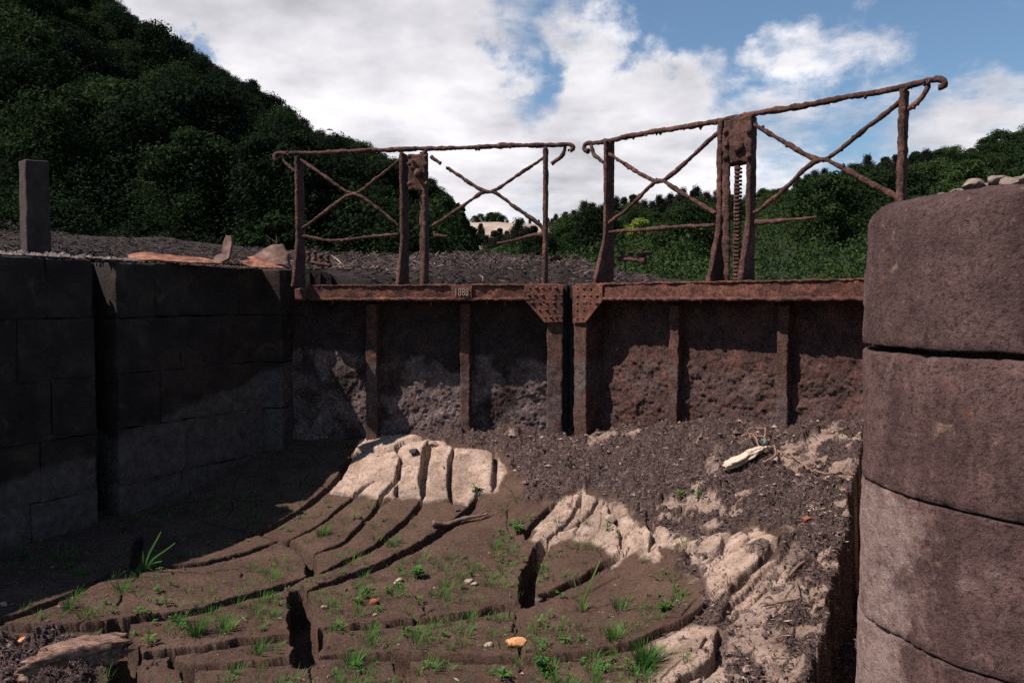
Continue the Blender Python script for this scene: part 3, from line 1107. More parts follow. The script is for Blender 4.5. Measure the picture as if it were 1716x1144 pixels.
S_G0, S_G1 = s_of(193), s_of(155)         # stop log groove
wall_root = empty('lock_wall', wall_pt(2, -.4, 0), 'dark damp granite block wall with a vertical slot on the left', 'wall')
ax3, nw3, z3 = v3(AX, 0), v3(NW, 0), np.array([0, 0, 1.0])
CH = .388
seam = {0: [-.35, s_of(400), s_of(260), S_G0], 1: [-.35, s_of(370), s_of(300), S_G0], 2: [-.35, s_of(385), s_of(265), S_G0], 3: [-.35, s_of(305), S_G0], 4: [-.35, s_of(420), s_of(300), S_G0], 5: [-.35, s_of(350), S_G0]}
seam2 = {0: [S_G1, s_of(77)], 1: [S_G1, s_of(25)], 2: [S_G1, s_of(80)], 3: [S_G1, s_of(60)], 4: [S_G1, s_of(40)], 5: [S_G1]}
rw = random.Random(3)
for crs in range(6):
    z1 = WALL_TOP - CH * crs
    z0 = z1 - CH
    ss = seam2[crs][:]
    while ss[-1] < 7.5:
        ss.append(ss[-1] + rw.uniform(.55, .95))
    mbw = MB()
    for line in (seam[crs], ss):
        for a, b in zip(line[:-1], line[1:]):
            j = rw.uniform(-.010, .010)
            th = .5
            rbox(mbw, wall_pt((a + b) / 2, -th / 2 + j, (z0 + z1) / 2), (ax3, nw3, z3), ((b - a) / 2 - .0006, th / 2, CH / 2 - .0006), r=.006 if crs else .014,
                 cell=.04, amp=.016, freq=7, seed=crs * 7 + int(a * 10), octs=4)
    rbox(mbw, wall_pt((S_G0 + S_G1) / 2, -.36, (z0 + z1) / 2), (ax3, nw3, z3), ((S_G1 - S_G0) / 2 + .02, .12, CH / 2 - .002), r=.01, cell=.06, amp=.01, freq=6, seed=crs)
    mbw.build('coping' if crs == 0 else 'stone_course', M_WALL, wall_root)
mbk = MB()
rbox(mbk, wall_pt(3.4, -.75, WALL_TOP / 2 - .27), (ax3, nw3, z3), (3.9, .28, WALL_TOP / 2 + .23), r=.01, cell=.3)
mbk.build('backing', M_WALL, wall_root)
# ------------------------------------------------------------------ right wall with rounded nose
plan = [(2.95, 5.75), (2.35, 4.68), (1.85, 3.79), (1.45, 3.08), (1.18, 2.60), (1.03, 2.34), (.997, 2.22), (1.018, 2.12), (1.042, 2.01), (1.073, 1.93), (1.113, 1.866), (1.163, 1.80),
        (1.235, 1.725), (1.33, 1.65), (1.46, 1.58), (1.65, 1.53), (2.0, 1.50), (2.6, 1.5), (3.3, 1.55)]
pl = resample(smooth_line(np.array(plan), 2), .008)
tn = np.gradient(pl, axis=0); tn /= np.linalg.norm(tn, axis=1, keepdims=True)
inn = np.stack([-tn[:, 1], tn[:, 0]], 1)
if inn[len(inn) // 2] @ (np.array([2.5, 3.0]) - pl[len(pl) // 2]) < 0:
    inn = -inn
pil_root = empty('rounded_pier', (2.0, 2.6, 0), 'rounded granite pier of the lock wall, big in the right foreground', 'stone pier')
courses = [(WALL_TOP - .395, WALL_TOP + .002, .07), (WALL_TOP - .395 - .385, WALL_TOP - .395 - .014, .012), (WALL_TOP - .78 - .385, WALL_TOP - .78 - .003, .006), (WALL_TOP - 1.165 - .45, WALL_TOP - 1.165 - .003, .006), (-.75, WALL_TOP - 1.615 - .006, .018)]
for ci, (z0, z1, rt) in enumerate(courses):
    prof = [(.12, z0), (.02, z0 + .0005), (.004, z0 + .002), (.0005, z0 + .006)]
    for z in np.arange(z0 + .03, z1 - rt - .005, .012):
        prof.append((0, z))
    for a in np.linspace(0, 90, 8):
        prof.append((rt * (1 - math.cos(math.radians(a))), z1 - rt + rt * math.sin(math.radians(a))))
    prof.append((rt + .05, z1 + .001)); prof.append((rt + .10, z1 + .002))
    prof = np.array(prof)
    P = pl[:, None, :] + inn[:, None, :] * prof[None, :, :1]
    V = np.concatenate([P, np.broadcast_to(prof[None, :, 1:], P.shape[:2] + (1,))], -1).reshape(-1, 3)
    nrm3 = np.repeat(-inn, len(prof), 0)
    d = fbm(V, 5, 4, 70 + ci) * .010 + fbm(V, 30, 4, 75 + ci) * .0045 - np.maximum(fbm(V, 55, 2, 79 + ci) - .35, 0) * .02
    edge = np.exp(-np.minimum(V[:, 2] - z0, z1 - V[:, 2]) / .02)
    d = d - edge * np.maximum(fbm(V, 13, 3, 85 + ci) - .12, 0) * .05
    V[:, :2] += nrm3[:, :2] * d[:, None]
    V[:, 2] += fbm(V, 5, 4, 88) * .010 + fbm(V, 28, 3, 89 + ci) * .003
    m = MB()
    m.add(V, gridf(len(pl), len(prof))[:, ::-1])
    top = P[:, -1, :]
    if ci == 0:
        # flat top: strip from the inset line towards the back line
        back = np.stack([np.full(len(top), 3.6), np.linspace(6.2, 2.4, len(top))], 1)
        ks = np.linspace(0, 1, 12)[1:]
        rows = [V.reshape(len(pl), len(prof), 3)[:, -1]]
        for k in ks:
            q2 = top * (1 - k) + back * k
            rows.append(np.concatenate([q2, np.full((len(top), 1), z1 + .003)], 1) + np.stack([0 * q2[:, 0], 0 * q2[:, 0], fbm2(q2[:, 0], q2[:, 1], 6, 4, 97) * .015], 1))
        G = np.stack(rows, 1)
        m.add(G.reshape(-1, 3), gridf(len(pl), len(rows))[:, ::-1])
    m.build('coping' if ci == 0 else 'stone_course', M_PILLAR, pil_root)

core = pl[::6] + inn[::6] * .09
mc_ = MB()
zc_ = np.array([-.75, WALL_TOP - .03])
Vc = np.concatenate([np.repeat(core, 2, 0), np.tile(zc_, len(core))[:, None]], 1)
mc_.add(Vc, gridf(len(core), 2)[:, ::-1])
mc_.build('core', M_PILLAR, pil_root)

M_RUBBLE = simple_mat('pale_rubble', [(.3, (.09, .064, .054)), (.55, (.17, .13, .11)), (.75, (.30, .245, .21))], 18, .9, .7, .01, 70)
rub = [(1560, 333, .05), (1582, 326, .045), (1606, 320, .055), (1630, 309, .07), (1652, 312, .05), (1672, 305, .065), (1690, 303, .05), (1706, 302, .06), (1726, 299, .06), (1664, 318, .035), (1618, 322, .03), (1596, 329, .03), (1700, 309, .035), (1640, 318, .03)]
for i, (px, py, sz) in enumerate(rub):
    zc = WALL_TOP + .004 + sz * .22
    p = at_z(px, py + 4, zc) if py < 480 else None
    if p[1] > 3.0 or p[1] < 1.5:
        p = at_depth(px, py, 1.95)
    m = MB()
    base = np.array([p[0], p[1], 0])
    e = empty('rubble_stone', (p[0], p[1], WALL_TOP + .002), '', 'stone', 'rubble stones on the rounded pier') if False else None
    lump(m, (0, 0, sz * .27), (sz * .55, sz * .42, sz * .26), .18, 1.4, 200 + i, rot=i * 1.3, cut=5)
    o = m.build('rubble_stone', M_RUBBLE, None, smooth=False)
    o.location = (p[0], p[1], WALL_TOP + .004)
    tag(o, 'small pale loose stone among rubble on top of the rounded pier', 'stone', 'rubble stones on the rounded pier')

# ------------------------------------------------------------------ lock gate leaves
BEAM_T, BEAM_B = EYE + .128, EYE + .003
WF, WP = .15, -.05                 # front of beam, skin plate
gate_l = empty('lock_gate', LL.w(1.3, 0, .5), 'rusted gate leaf with the 1888 date plate, left of the black joint', 'lock gate', 'pair of rusted lock gate leaves')
gate_r = empty('lock_gate', RL.w(1.3, 0, .6), 'rusted gate leaf whose railing climbs to the rounded pier, with toothed bar', 'lock gate', 'pair of rusted lock gate leaves')


def crust(mb, L, u0, u1, z0, z1, w, amp, seed, cell=.009, thick=.03):
    nu, nz = int((u1 - u0) / cell) + 2, int((z1 - z0) / cell) + 2
    U, Z = np.meshgrid(np.linspace(u0, u1, nu), np.linspace(z0, z1, nz), indexing='ij')
    P = v3(L.P, 0) + U.ravel()[:, None] * L.t3 + Z.ravel()[:, None] * z3
    lowz = sstep(1.45, .9, Z.ravel())
    n1 = fbm(P, 9, 5, seed, .66) * .8; n2 = np.abs(fbm(P, 26, 4, seed + 3, .65)) * 1.2; n3 = fbm(P, 3.5, 4, seed + 7)
    fl = sstep(-.02, .02, fbm(P, 6, 5, seed + 20, .62)) + .7 * sstep(.06, .09, fbm(P, 11, 5, seed + 22, .62)) + .5 * sstep(.0, .02, fbm(P, 20, 4, seed + 24, .6)) - 1.0
    d = amp * (.2 + .8 * lowz) * .42 * fl + amp * (.25 + .75 * lowz) * .55 * (1.1 * n1 + 1.0 * n2 + .8 * sstep(.0, .15, n3 + .4 * n1) * lowz)
    Pf = P + L.n3 * (w + d)[:, None]
    mb.add(Pf, gridf(nu, nz))
    Pb = P + L.n3 * (w - thick)
    mb.add(Pb, gridf(nu, nz)[:, ::-1])


def beam(L, gate, u0, u1, seed):
    m = MB()
    rbox(m, L.w((u0 + u1) / 2, (WF - .16) / 2, (BEAM_T + BEAM_B) / 2), (L.t3, L.n3, z3), ((u1 - u0) / 2, (WF + .16) / 2, (BEAM_T - BEAM_B) / 2), r=.012, cell=.014, amp=.013, freq=14, seed=seed, octs=4)
    rn = random.Random(seed)
    # crusted lips along the upper and lower edges, drips hanging off
    for z, rr in ((BEAM_T - .004, .008), (BEAM_B + .010, .014)):
        us = np.arange(u0 + .02, u1 - .02, .02)
        pts = np.array([L.w(u, WF + .004, z + rn.uniform(-.004, .004)) for u in us])
        rod(m, pts, rr, 7, .012, .55, 24, seed + 3)
    for _ in range(7):
        u = rn.uniform(u0 + .1, u1 - .1)
        ln = rn.uniform(.015, .05)
        rod(m, [L.w(u, WF - .01, BEAM_B + .01), L.w(u + .004, WF - .012, BEAM_B - ln * .5), L.w(u + .002, WF - .01, BEAM_B - ln)], [.013, .009, .006], 6, .008, .5, 40, seed)
    return m.build('top_beam', M_RUST_BEAM, gate)


def tube(L, gate, name, pts, r, seed, w=0.0, mat=None, amp=.4, flat=None, smooth=1):
    P = np.array([L.pt(p[0], p[1], w if len(p) < 3 else p[2]) for p in pts])
    if smooth and len(P) > 2:
        P = smooth_line(P, smooth)
    m = MB()
    P = resample(P, .03)
    if len(P) > 3:
        wob = np.stack([fbm(P, 6, 2, seed + k) for k in range(3)], 1) * .006
        wob[0] = wob[-1] = 0
        P = P + wob
    rod(m, P, r, 9, .010, amp, 34, seed, flat)
    # blisters of rust
    rm = float(np.mean(r))
    rn = random.Random(seed)
    for _ in range(int(len(P) * .35)):
        p = P[rn.randrange(len(P))]
        s = rm * rn.uniform(.35, .85)
        V, F = ico()
        d = np.array([rn.uniform(-1, 1), rn.uniform(-1, 1), rn.uniform(-1.3, .6)])
        d = d / np.linalg.norm(d) * rm * .8
        m.add(V[:] * s * np.array([1, 1, rn.uniform(.7, 1.5)]) * (1 + .5 * fbm(V, 1.7, 2, seed)[:, None]) + p + d, F)
    return m.build(name, mat or M_RUST, gate)


def post(L, gate, u, zt, flare=.13, back=-.09, seed=0, fl=.0155, zk=None, name='railing_post', width=.012):
    """tapered bracket post: front flange that runs forward to the beam, web, back flange"""
    zk = zk or EYE + .52
    zs = np.linspace(BEAM_T - .01, zt, 60)
    kk = np.clip((zk - zs) / (zk - BEAM_T), 0, 1)
    wf = .02 + flare * (kk ** 1.15)
    F = np.array([L.w(u, w, z) for w, z in zip(wf, zs)])
    Bk = np.array([L.w(u, back, z) for z in zs])
    m = MB()
    rod(m, F, fl, 9, .010, .33, 36, seed, (L.n3, .55))
    rod(m, Bk, fl * .5, 9, .010, .33, 36, seed + 1, (L.n3, .55))
    for s in (-1, 1):
        nu = 12
        G = np.stack([F * (1 - k) + Bk * k for k in np.linspace(0, 1, nu)], 1)
        V = G.reshape(-1, 3) + L.t3 * s * width
        V = V + L.t3 * (fbm(V, 22, 4, seed + 5) * .010)[:, None]
        fc = gridf(len(zs), nu)
        m.add(V, fc if s > 0 else fc[:, ::-1])
    return m.build(name, M_RUST, gate)


def gusset(L, gate, poly, w, th, seed, riv, name='gusset_plate'):
    P = np.array([L.pt(x, y, w) for x, y in poly])
    m = MB()
    import bmesh
    c = P.mean(0)
    # plate: fan of rings, roughened
    n = len(P)
    dense = []
    for a, b in zip(P, np.roll(P, -1, 0)):
        for k in range(8):
            dense.append(a + (b - a) * k / 8)
    D = np.array(dense)
    rings = [D, D + L.n3 * th]
    for k in (.97, .75, .5, .25, .05):
        rings.append(c + (D - c) * k + L.n3 * th)
    R = np.stack(rings, 0)
    V = disp_noise(R.reshape(-1, 3), .006, 25, seed, 4)
    fc = gridf(len(rings), len(D), True)
    # orient outwards
    a, b, cc = V[fc[len(D) * 3][0]], V[fc[len(D) * 3][1]], V[fc[len(D) * 3][2]]
    if np.dot(np.cross(b - a, cc - a), L.n3) < 0:
        fc = fc[:, ::-1]
    m.add(V, fc)
    o = m.build(name, M_RUST_BEAM, gate)
    for i, (x, y) in enumerate(riv):
        if (i * 7 + seed) % 11 == 0:
            continue                       # rusted away
        mr_ = MB()
        lump(mr_, L.pt(x, y, w + th - .003), np.array([.0135, .0135, .008]) * (.8 + .45 * ((i * 37) % 10) / 10), .18, 1.1, seed * 3 + i)
        r = mr_.build('rivet', M_RUST_BEAM, gate)
        r.parent = o
    return o


# quoin of the left wall, added and built out to shade the plate
for crs in range(5):
    mbq = MB()
    zt = EYE + .262 - CH * crs - (.14 if crs else 0) * 0
    rbox(mbq, LL.w(-.175, -.06, zt - CH / 2), (LL.t3, LL.n3, z3), (.285, .20, CH / 2 - .002), r=.012, cell=.04, amp=.010, freq=7, seed=90 + crs)
    mbq.build('quoin_shade_block', M_WALL, wall_root)

# ---- left leaf
uA, uB = LL.u(492, WF), LL.u(944, WF)
beam(LL, gate_l, uA + .12, uB - .012, 301)
m = MB()
rbox(m, LL.w(uA + .07, .0, (BEAM_T + BEAM_B) / 2 - .01), (LL.t3, LL.n3, z3), (.08, .135, .055), r=.02, cell=.014, amp=.012, freq=14, seed=305)
m.build('beam_end', M_RUST_BEAM, gate_l)
m = MB()
crust(m, LL, uA - .12, uB, -.1, BEAM_B + .02, WP, .016, 310)
m.build('skin_plate', M_RUST_DARK, gate_l)


def rib(L, gate, px0, px1, seed):
    wf = WP + .085
    u0, u1 = L.u(px0, wf, 600), L.u(px1, wf, 600)
    m = MB()
    rbox(m, L.w((u0 + u1) / 2, (wf + WP - .01) / 2, .75), (L.t3, L.n3, z3), ((u1 - u0) / 2, (wf - WP + .01) / 2, (BEAM_B - .05) / 2 + .05), r=.008, cell=.013, amp=.012, freq=16, seed=seed, octs=4)
    return m.build('rib', M_RUST_SILT, gate)


rib(LL, gate_l, 613, 631, 321)
rib(LL, gate_l, 771, 787, 322)
m = MB()
um0, um1 = LL.u(916, WF, 600), LL.u(942, WF, 600)
rbox(m, LL.w((um0 + um1) / 2, (WF + WP) / 2 - .02, .74), (LL.t3, LL.n3, z3), ((um1 - um0) / 2, (WF - WP) / 2 + .01, .86), r=.01, cell=.013, amp=.011, freq=15, seed=330, octs=4)
m.build('mitre_post', M_RUST_SILT, gate_l)
riv = [(x, 482) for x in range(888, 942, 11)] + [(x, 494) for x in range(886, 942, 11)] + [(x, 507) for x in range(892, 942, 12)] + [(x, 519) for x in range(904, 942, 12)] + [(x, 531) for x in range(914, 942, 9)]
gusset(LL, gate_l, [(879, 477), (944, 477), (944, 540), (913, 540), (879, 502)], WF + .006, .012, 340, riv)
# timber seal between the leaves
m = MB()
for w0, x0, x1 in ((.06, 943, 951), (.02, 949, 957), (.05, 955, 961)):
    u0, u1 = LL.u(x0, w0, 600), LL.u(x1, w0, 600)
    rbox(m, LL.w((u0 + u1) / 2, w0 - .08, .8), (LL.t3, LL.n3, z3), (abs(u1 - u0) / 2, .09, .93), r=.006, cell=.03, amp=.006, freq=9, seed=350 + x0)
m.build('timber_seal', M_TIMBER_BLACK, gate_l)

u1p = LL.u(499, 0, 330)
post(LL, gate_l, u1p, RAIL_Z - .01, .10, -.10, 361)
ug1, ug2 = LL.u(673, .02, 360), LL.u(711, .02, 360)
post(LL, gate_l, ug1, RAIL_Z - .01, .12, -.13, 362, name='gear_post')
post(LL, gate_l, ug2, RAIL_Z - .01, .06, -.06, 363, fl=.019, name='gear_post')
um = LL.u(913, .02, 360)
post(LL, gate_l, um, RAIL_Z - .01, .05, -.08, 364)

tube(LL, gate_l, 'handrail', [(464, 270), (459, 266), (462, 259), (472, 257), (497, 257), (560, 255), (670, 250), (760, 249), (850, 244), (915, 243), (948, 242), (957, 242), (962, 246), (961, 252), (955, 253)], .0185, 371, amp=.34)
tube(LL, gate_l, 'scroll_stay', [(474, 259), (476, 270), (487, 280), (497, 288)], .014, 372)
tube(LL, gate_l, 'scroll_stay', [(947, 245), (946, 256), (938, 266), (924, 275)], .016, 373)
tube(LL, gate_l, 'diagonal_brace', [(503, 268), (540, 293), (578, 320), (590, 325), (602, 323), (640, 292), (672, 266)], .0142, 374)
tube(LL, gate_l, 'diagonal_brace', [(507, 382), (545, 356), (578, 329), (590, 324), (604, 328), (630, 346), (668, 378)], .0145, 375)
tube(LL, gate_l, 'lower_rail', [(508, 395), (528, 399), (548, 404), (580, 401), (620, 397), (668, 393)], .013, 376)
tube(LL, gate_l, 'diagonal_brace', [(750, 281), (785, 306), (808, 319), (820, 322), (832, 318), (870, 292), (914, 262)], .0145, 377)
tube(LL, gate_l, 'diagonal_brace', [(725, 379), (770, 350), (806, 323), (820, 321), (834, 325), (870, 352), (906, 375), (911, 388)], .0145, 378)
tube(LL, gate_l, 'brace_stub', [(722, 262), (731, 269), (739, 274)], .015, 379)
tube(LL, gate_l, 'rail_stub', [(728, 388), (728, 396), (736, 395), (750, 396)], .013, 380)
tube(LL, gate_l, 'lower_rail', [(833, 408), (858, 404), (885, 396), (912, 392)], [.010, .014, .016, .020], 381)
# paddle gear between the two gear posts
m = MB()
pg = LL.pt(699, 289, -.01)
rbox(m, pg, (LL.t3, LL.n3, z3), (.066, .03, .15), r=.012, cell=.012, amp=.012, freq=18, seed=391, octs=4)
gb = m.build('gear_box', M_RUST, gate_l)
for x, y, sz in [(700, 290, .036)] + [(x, y, .018) for y in (262, 275, 308) for x in (686, 714)]:
    m = MB()
    lump(m, LL.pt(x, y, .045), (sz, sz * .85, sz), .16, 1.4, 393 + y + x)
    m.build('bolt', M_RUST, gate_l).parent = gb
m = MB()
rod(m, [LL.pt(708, y, -.005) for y in np.linspace(255, 474, 30)], .022, 8, .012, .35, 40, 395, (LL.n3, .6))
m.build('gear_rack', M_RUST_SILT, gate_l)


def bracket(L, gate, bar, studs, seed, w):
    m = MB()
    rod(m, [L.pt(x, y, w) for x, y in bar], .020, 8, .012, .4, 36, seed)
    o = m.build('step_bracket', M_RUST, gate)
    for i, (x, y0, y1) in enumerate(studs):
        ms = MB()
        rod(ms, [L.pt(x, y0, w), L.pt(x, y1, w)], .013, 8, .010, .4, 40, seed + i)
        lump(ms, L.pt(x, y1, w), (.021, .021, .016), .2, 1.4, seed + i)
        lump(ms, L.pt(x, y0 - 4, w), (.02, .02, .012), .2, 1.4, seed + i + 9)
        ms.build('stud', M_RUST, gate).parent = o


bracket(LL, gate_l, [(514, 438), (535, 442), (555, 444)], [(517, 438, 424), (528, 438, 423), (538, 441, 429), (549, 441, 430)], 401, -.30)
tube(LL, gate_l, 'rail_stub', [(922, 436), (932, 432), (940, 434)], .016, 404, w=-.1)

# date plate
m = MB()
dpc = LL.pt(774, 490, WF + .012)
rbox(m, dpc, (LL.t3, LL.n3, z3), (.085, .008, .052), r=.005, cell=.012, amp=.004, freq=20, seed=410)
dpl = m.build('date_plate', M_RUST_BEAM, gate_l)
fc = bpy.data.curves.new('numerals', 'FONT')
fc.body = '1888'
fc.size = .084
fc.extrude = .004
fc.align_x, fc.align_y = 'CENTER', 'CENTER'
fo = bpy.data.objects.new('numerals_curve', fc)
COL.objects.link(fo)
bpy.context.view_layer.update()
me = bpy.data.meshes.new_from_object(fo.evaluated_get(bpy.context.evaluated_depsgraph_get()))
bpy.data.objects.remove(fo)
tv = np.array([v.co[:] for v in me.vertices])
tf = [np.array([list(p.vertices)]) for p in me.polygons]
Vt = dpc + LL.n3 * .012 + tv[:, :1] * LL.t3 * .72 + tv[:, 1:2] * z3 + tv[:, 2:3] * LL.n3
M_NUM = simple_mat('worn_numerals', [(.3, (.15, .10, .075)), (.6, (.34, .25, .19))], 40, .9, .5, .004, 120)
mn = MB()
mn.add(Vt, tf)
o = mn.build('numerals', M_NUM, gate_l, smooth=False)
o.parent = dpl

# ---- right leaf
vA, vB = RL.u(963, WF), RL.u(1585, WF)
beam(RL, gate_r, vA, vB - .05, 501)
m = MB()
crust(m, RL, vA + .02, vB + .1, .1, BEAM_B + .02, WP, .030, 510)
m.build('skin_plate', M_RUST_CRUST, gate_r)
rib(RL, gate_r, 1120, 1136, 521)
rib(RL, gate_r, 1301, 1320, 522)
m = MB()
un0, un1 = RL.u(961, WF, 600), RL.u(982, WF, 600)
rbox(m, RL.w((un0 + un1) / 2, (WF + WP) / 2 - .01, .74), (RL.t3, RL.n3, z3), ((un1 - un0) / 2, (WF - WP) / 2 + .01, .86), r=.01, cell=.013, amp=.011, freq=15, seed=530, octs=4)
m.build('mitre_post', M_RUST_SILT, gate_r)
riv = [(x, 483) for x in range(968, 1010, 11)] + [(x, 495) for x in range(968, 1010, 11)] + [(x, 508) for x in range(968, 1004, 11)] + [(x, 520) for x in range(968, 994, 11)] + [(x, 533) for x in range(968, 984, 9)]
gusset(RL, gate_r, [(961, 478), (1011, 477), (1011, 503), (982, 541), (961, 541)], WF + .006, .012, 540, riv)

v1 = RL.u(1014, .02, 330)
post(RL, gate_r, v1, RAIL_Z - .01, .13, -.08, 561)
vg1, vg2 = RL.u(1205, .02, 330), RL.u(1254, .02, 330)
post(RL, gate_r, vg1, RAIL_Z - .01, .13, -.07, 562, fl=.019, name='gear_post')
post(RL, gate_r, vg2, RAIL_Z - .01, .10, -.06, 563, fl=.019, name='gear_post')
v2 = RL.u(1510, .02, 250)
post(RL, gate_r, v2, RAIL_Z - .01, .06, -.06, 564, fl=.020)
m = MB()
rod(m, [RL.pt(1217, y, .02) for y in np.linspace(215, 472, 40)], .030, 8, .012, .34, 34, 566, (RL.n3, .6))
m.build('guide_bar', M_RUST, gate_r)

tube(RL, gate_r, 'handrail', [(986, 253), (979, 252), (977, 245), (983, 240), (1000, 239), (1020, 236), (1100, 220), (1203, 204), (1250, 192), (1262, 192), (1400, 167), (1510, 147), (1560, 134), (1578, 132), (1585, 139), (1582, 147), (1573, 147)], .0185, 571, amp=.34)
tube(RL, gate_r, 'scroll_stay', [(990, 243), (994, 258), (1004, 266), (1012, 272)], .014, 572)
tube(RL, gate_r, 'scroll_stay', [(1556, 136), (1553, 153), (1542, 168), (1520, 184)], .016, 573)
tube(RL, gate_r, 'diagonal_brace', [(1018, 256), (1060, 284), (1090, 302), (1106, 305), (1120, 297), (1160, 262), (1205, 222)], .015, 574)
tube(RL, gate_r, 'diagonal_brace', [(1016, 377), (1060, 343), (1092, 308), (1108, 301), (1122, 309), (1165, 338), (1200, 358)], .0152, 575)
tube(RL, gate_r, 'lower_rail', [(1016, 390), (1060, 386), (1120, 381), (1198, 377)], .014, 576)
tube(RL, gate_r, 'diagonal_brace', [(1264, 209), (1310, 235), (1355, 263), (1375, 269), (1392, 263), (1440, 224), (1508, 170)], .015, 577)
tube(RL, gate_r, 'diagonal_brace', [(1266, 356), (1310, 322), (1358, 273), (1378, 266), (1396, 271), (1445, 300), (1506, 332)], .015, 578)
tube(RL, gate_r, 'lower_rail', [(1266, 373), (1310, 369), (1369, 363)], [.018, .013, .007], 579)
tube(RL, gate_r, 'rail_stub', [(1478, 350), (1490, 349), (1500, 347)], .014, 580, w=.02)
m = MB()
rbox(m, RL.pt(1240, 237, -.03), (RL.t3, RL.n3, z3), (.092, .06, .15), r=.012, cell=.012, amp=.014, freq=18, seed=591, octs=4)
gb = m.build('gear_box', M_RUST, gate_r)
m = MB()
cdisc = RL.pt(1238, 246, .035)
rod(m, [cdisc - RL.n3 * .02, cdisc + RL.n3 * .02], .036, 14, .008, .12, 20, 592)
m.build('shaft_end', M_RUST, gate_r).parent = gb
for x, y in ((1216, 222), (1216, 264), (1255, 220), (1255, 262), (1217, 243)):
    m = MB()
    lump(m, RL.pt(x, y, .035), (.02, .018, .02), .2, 1.4, 593 + y + x)
    m.build('bolt', M_RUST, gate_r).parent = gb
m = MB()
zs = np.linspace(RL.pt(1236, 278, 0)[2], BEAM_T, 200)
u_r = RL.u(1234, 0, 380)
rod(m, [RL.w(u_r, 0, z) for z in zs], .018, 8, .012, .2, 30, 595)
for z in np.arange(BEAM_T + .02, zs[0], .026):
    rbox(m, RL.w(u_r + .012, .006, z), (RL.t3, RL.n3, z3), (.022, .022, .008), r=.006, cell=.02, amp=.006, freq=40, seed=int(z * 100))
m.build('gear_rack', M_RUST, gate_r)
bracket(RL, gate_r, [(1037, 434), (1060, 435), (1082, 437)], [(1043, 434, 423), (1057, 435, 425), (1072, 436, 426), (1077, 437, 428)], 601, -.12)
tube(RL, gate_r, 'rail_stub', [(1076, 426), (1084, 423), (1091, 425)], .012, 604, w=-.12)

# ------------------------------------------------------------------ things on the left bank
M_POST = simple_mat('granite_post', [(.3, (.024, .017, .015)), (.6, (.046, .032, .029)), (.8, (.08, .058, .052))], 14, .9, .7, .01, 80)
pd = 5.75
pc = at_depth(61, 422, pd)
hh = at_depth(61, 270, pd)[2] - pc[2]
m = MB()
ang = math.radians(48)
aa = np.array([math.cos(ang), math.sin(ang), 0]); bb = np.array([-math.sin(ang), math.cos(ang), 0])
rbox(m, np.array([0, 0, hh / 2 - .12]), (aa, bb, z3), (.078, .075, hh / 2 + .12), r=.012, cell=.03, amp=.010, freq=9, seed=700)
o = m.build('granite_post', M_POST)
o.location = pc
tag(o, 'dark square granite post standing on the bank behind the left wall', 'post')

M_SCRAP = simple_mat('rusted_sheet', [(.3, (.05, .018, .011)), (.5, (.17, .066, .038)), (.7, (.34, .17, .11))], 13, .8, .5, .01, 50)
M_SCRAP_DARK = simple_mat('brown_sheet', [(.3, (.03, .02, .016)), (.5, (.09, .05, .036)), (.7, (.20, .12, .09))], 8, .75, .5, .01, 40)


def sheet(name, ctrl, mat, seed, th=.006, amp=.012, nu=30, nv=16, parent=None):
    """bent sheet through a grid of control points"""
    C = np.array(ctrl, float)
    a = C.shape[0]; b = C.shape[1]
    u = np.linspace(0, a - 1, nu); v = np.linspace(0, b - 1, nv)
    t1 = np.stack([[np.interp(u, range(a), C[:, j, k]) for k in range(3)] for j in range(b)], 0)
    G = np.zeros((nu, nv, 3))
    for i in range(nu):
        for k in range(3):
            G[i, :, k] = np.interp(v, range(b), t1[:, k, i])
    V = disp_noise(G.reshape(-1, 3), amp, 9, seed, 3)
    Vg = V.reshape(nu, nv, 3)
    nr = np.cross(np.gradient(Vg, axis=0), np.gradient(Vg, axis=1)).reshape(-1, 3)
    nr /= np.maximum(np.linalg.norm(nr, axis=1, keepdims=True), 1e-9)
    m = MB()
    fc_ = gridf(nu, nv)
    m.add(np.concatenate([V + nr * th / 2, V - nr * th / 2]), [fc_, fc_[:, ::-1] + nu * nv])
    idx = np.arange(nu * nv).reshape(nu, nv)
    per = np.concatenate([idx[:, 0], idx[-1, 1:], idx[-2::-1, -1], idx[0, -2:0:-1]])
    pn = np.roll(per, -1)
    m.add(np.concatenate([V + nr * th / 2, V - nr * th / 2]), np.stack([per, pn, pn + nu * nv, per + nu * nv], 1)[:, ::-1])
    return m.build(name, mat, parent)


def D(px, py, d):
    return at_depth(px, py, d)


o = sheet('scrap_strip', [[D(213, 428, 5.95), D(218, 436, 5.8)], [D(245, 423, 6.0), D(248, 436, 5.82)], [D(290, 429, 6.05), D(292, 438, 5.9)], [D(330, 433, 6.1), D(332, 441, 5.98)], [D(372, 440, 6.2), D(372, 443, 6.1)]], M_SCRAP, 801, .012, .012)
tag(o, 'long flat orange rusted strip lying along the edge of the left wall', 'scrap metal')
o = sheet('scrap_bracket', [[D(357, 440, 6.25), D(362, 444, 6.1)], [D(362, 430, 6.3), D(372, 440, 6.15)], [D(374, 425, 6.3), D(384, 434, 6.2)], [D(376, 405, 6.3), D(390, 407, 6.25)], [D(381, 394, 6.3), D(389, 395, 6.27)]], M_SCRAP_DARK, 802, .02, .012)
tag(o, 'upright bent rusted tongue of metal on the left wall edge', 'scrap metal')
root = empty('scrap_sheet', D(440, 445, 6.4), 'crumpled folded rusted sheet on the wall edge beside the railing', 'scrap metal')
sheet('folded_sheet', [[D(402, 437, 6.4), D(420, 446, 6.25)], [D(430, 425, 6.5), D(450, 445, 6.3)], [D(455, 408, 6.6), D(468, 444, 6.35)], [D(478, 412, 6.65), D(486, 440, 6.4)], [D(483, 425, 6.6), D(490, 446, 6.45)]], M_SCRAP_DARK, 803, .006, .03, parent=root)
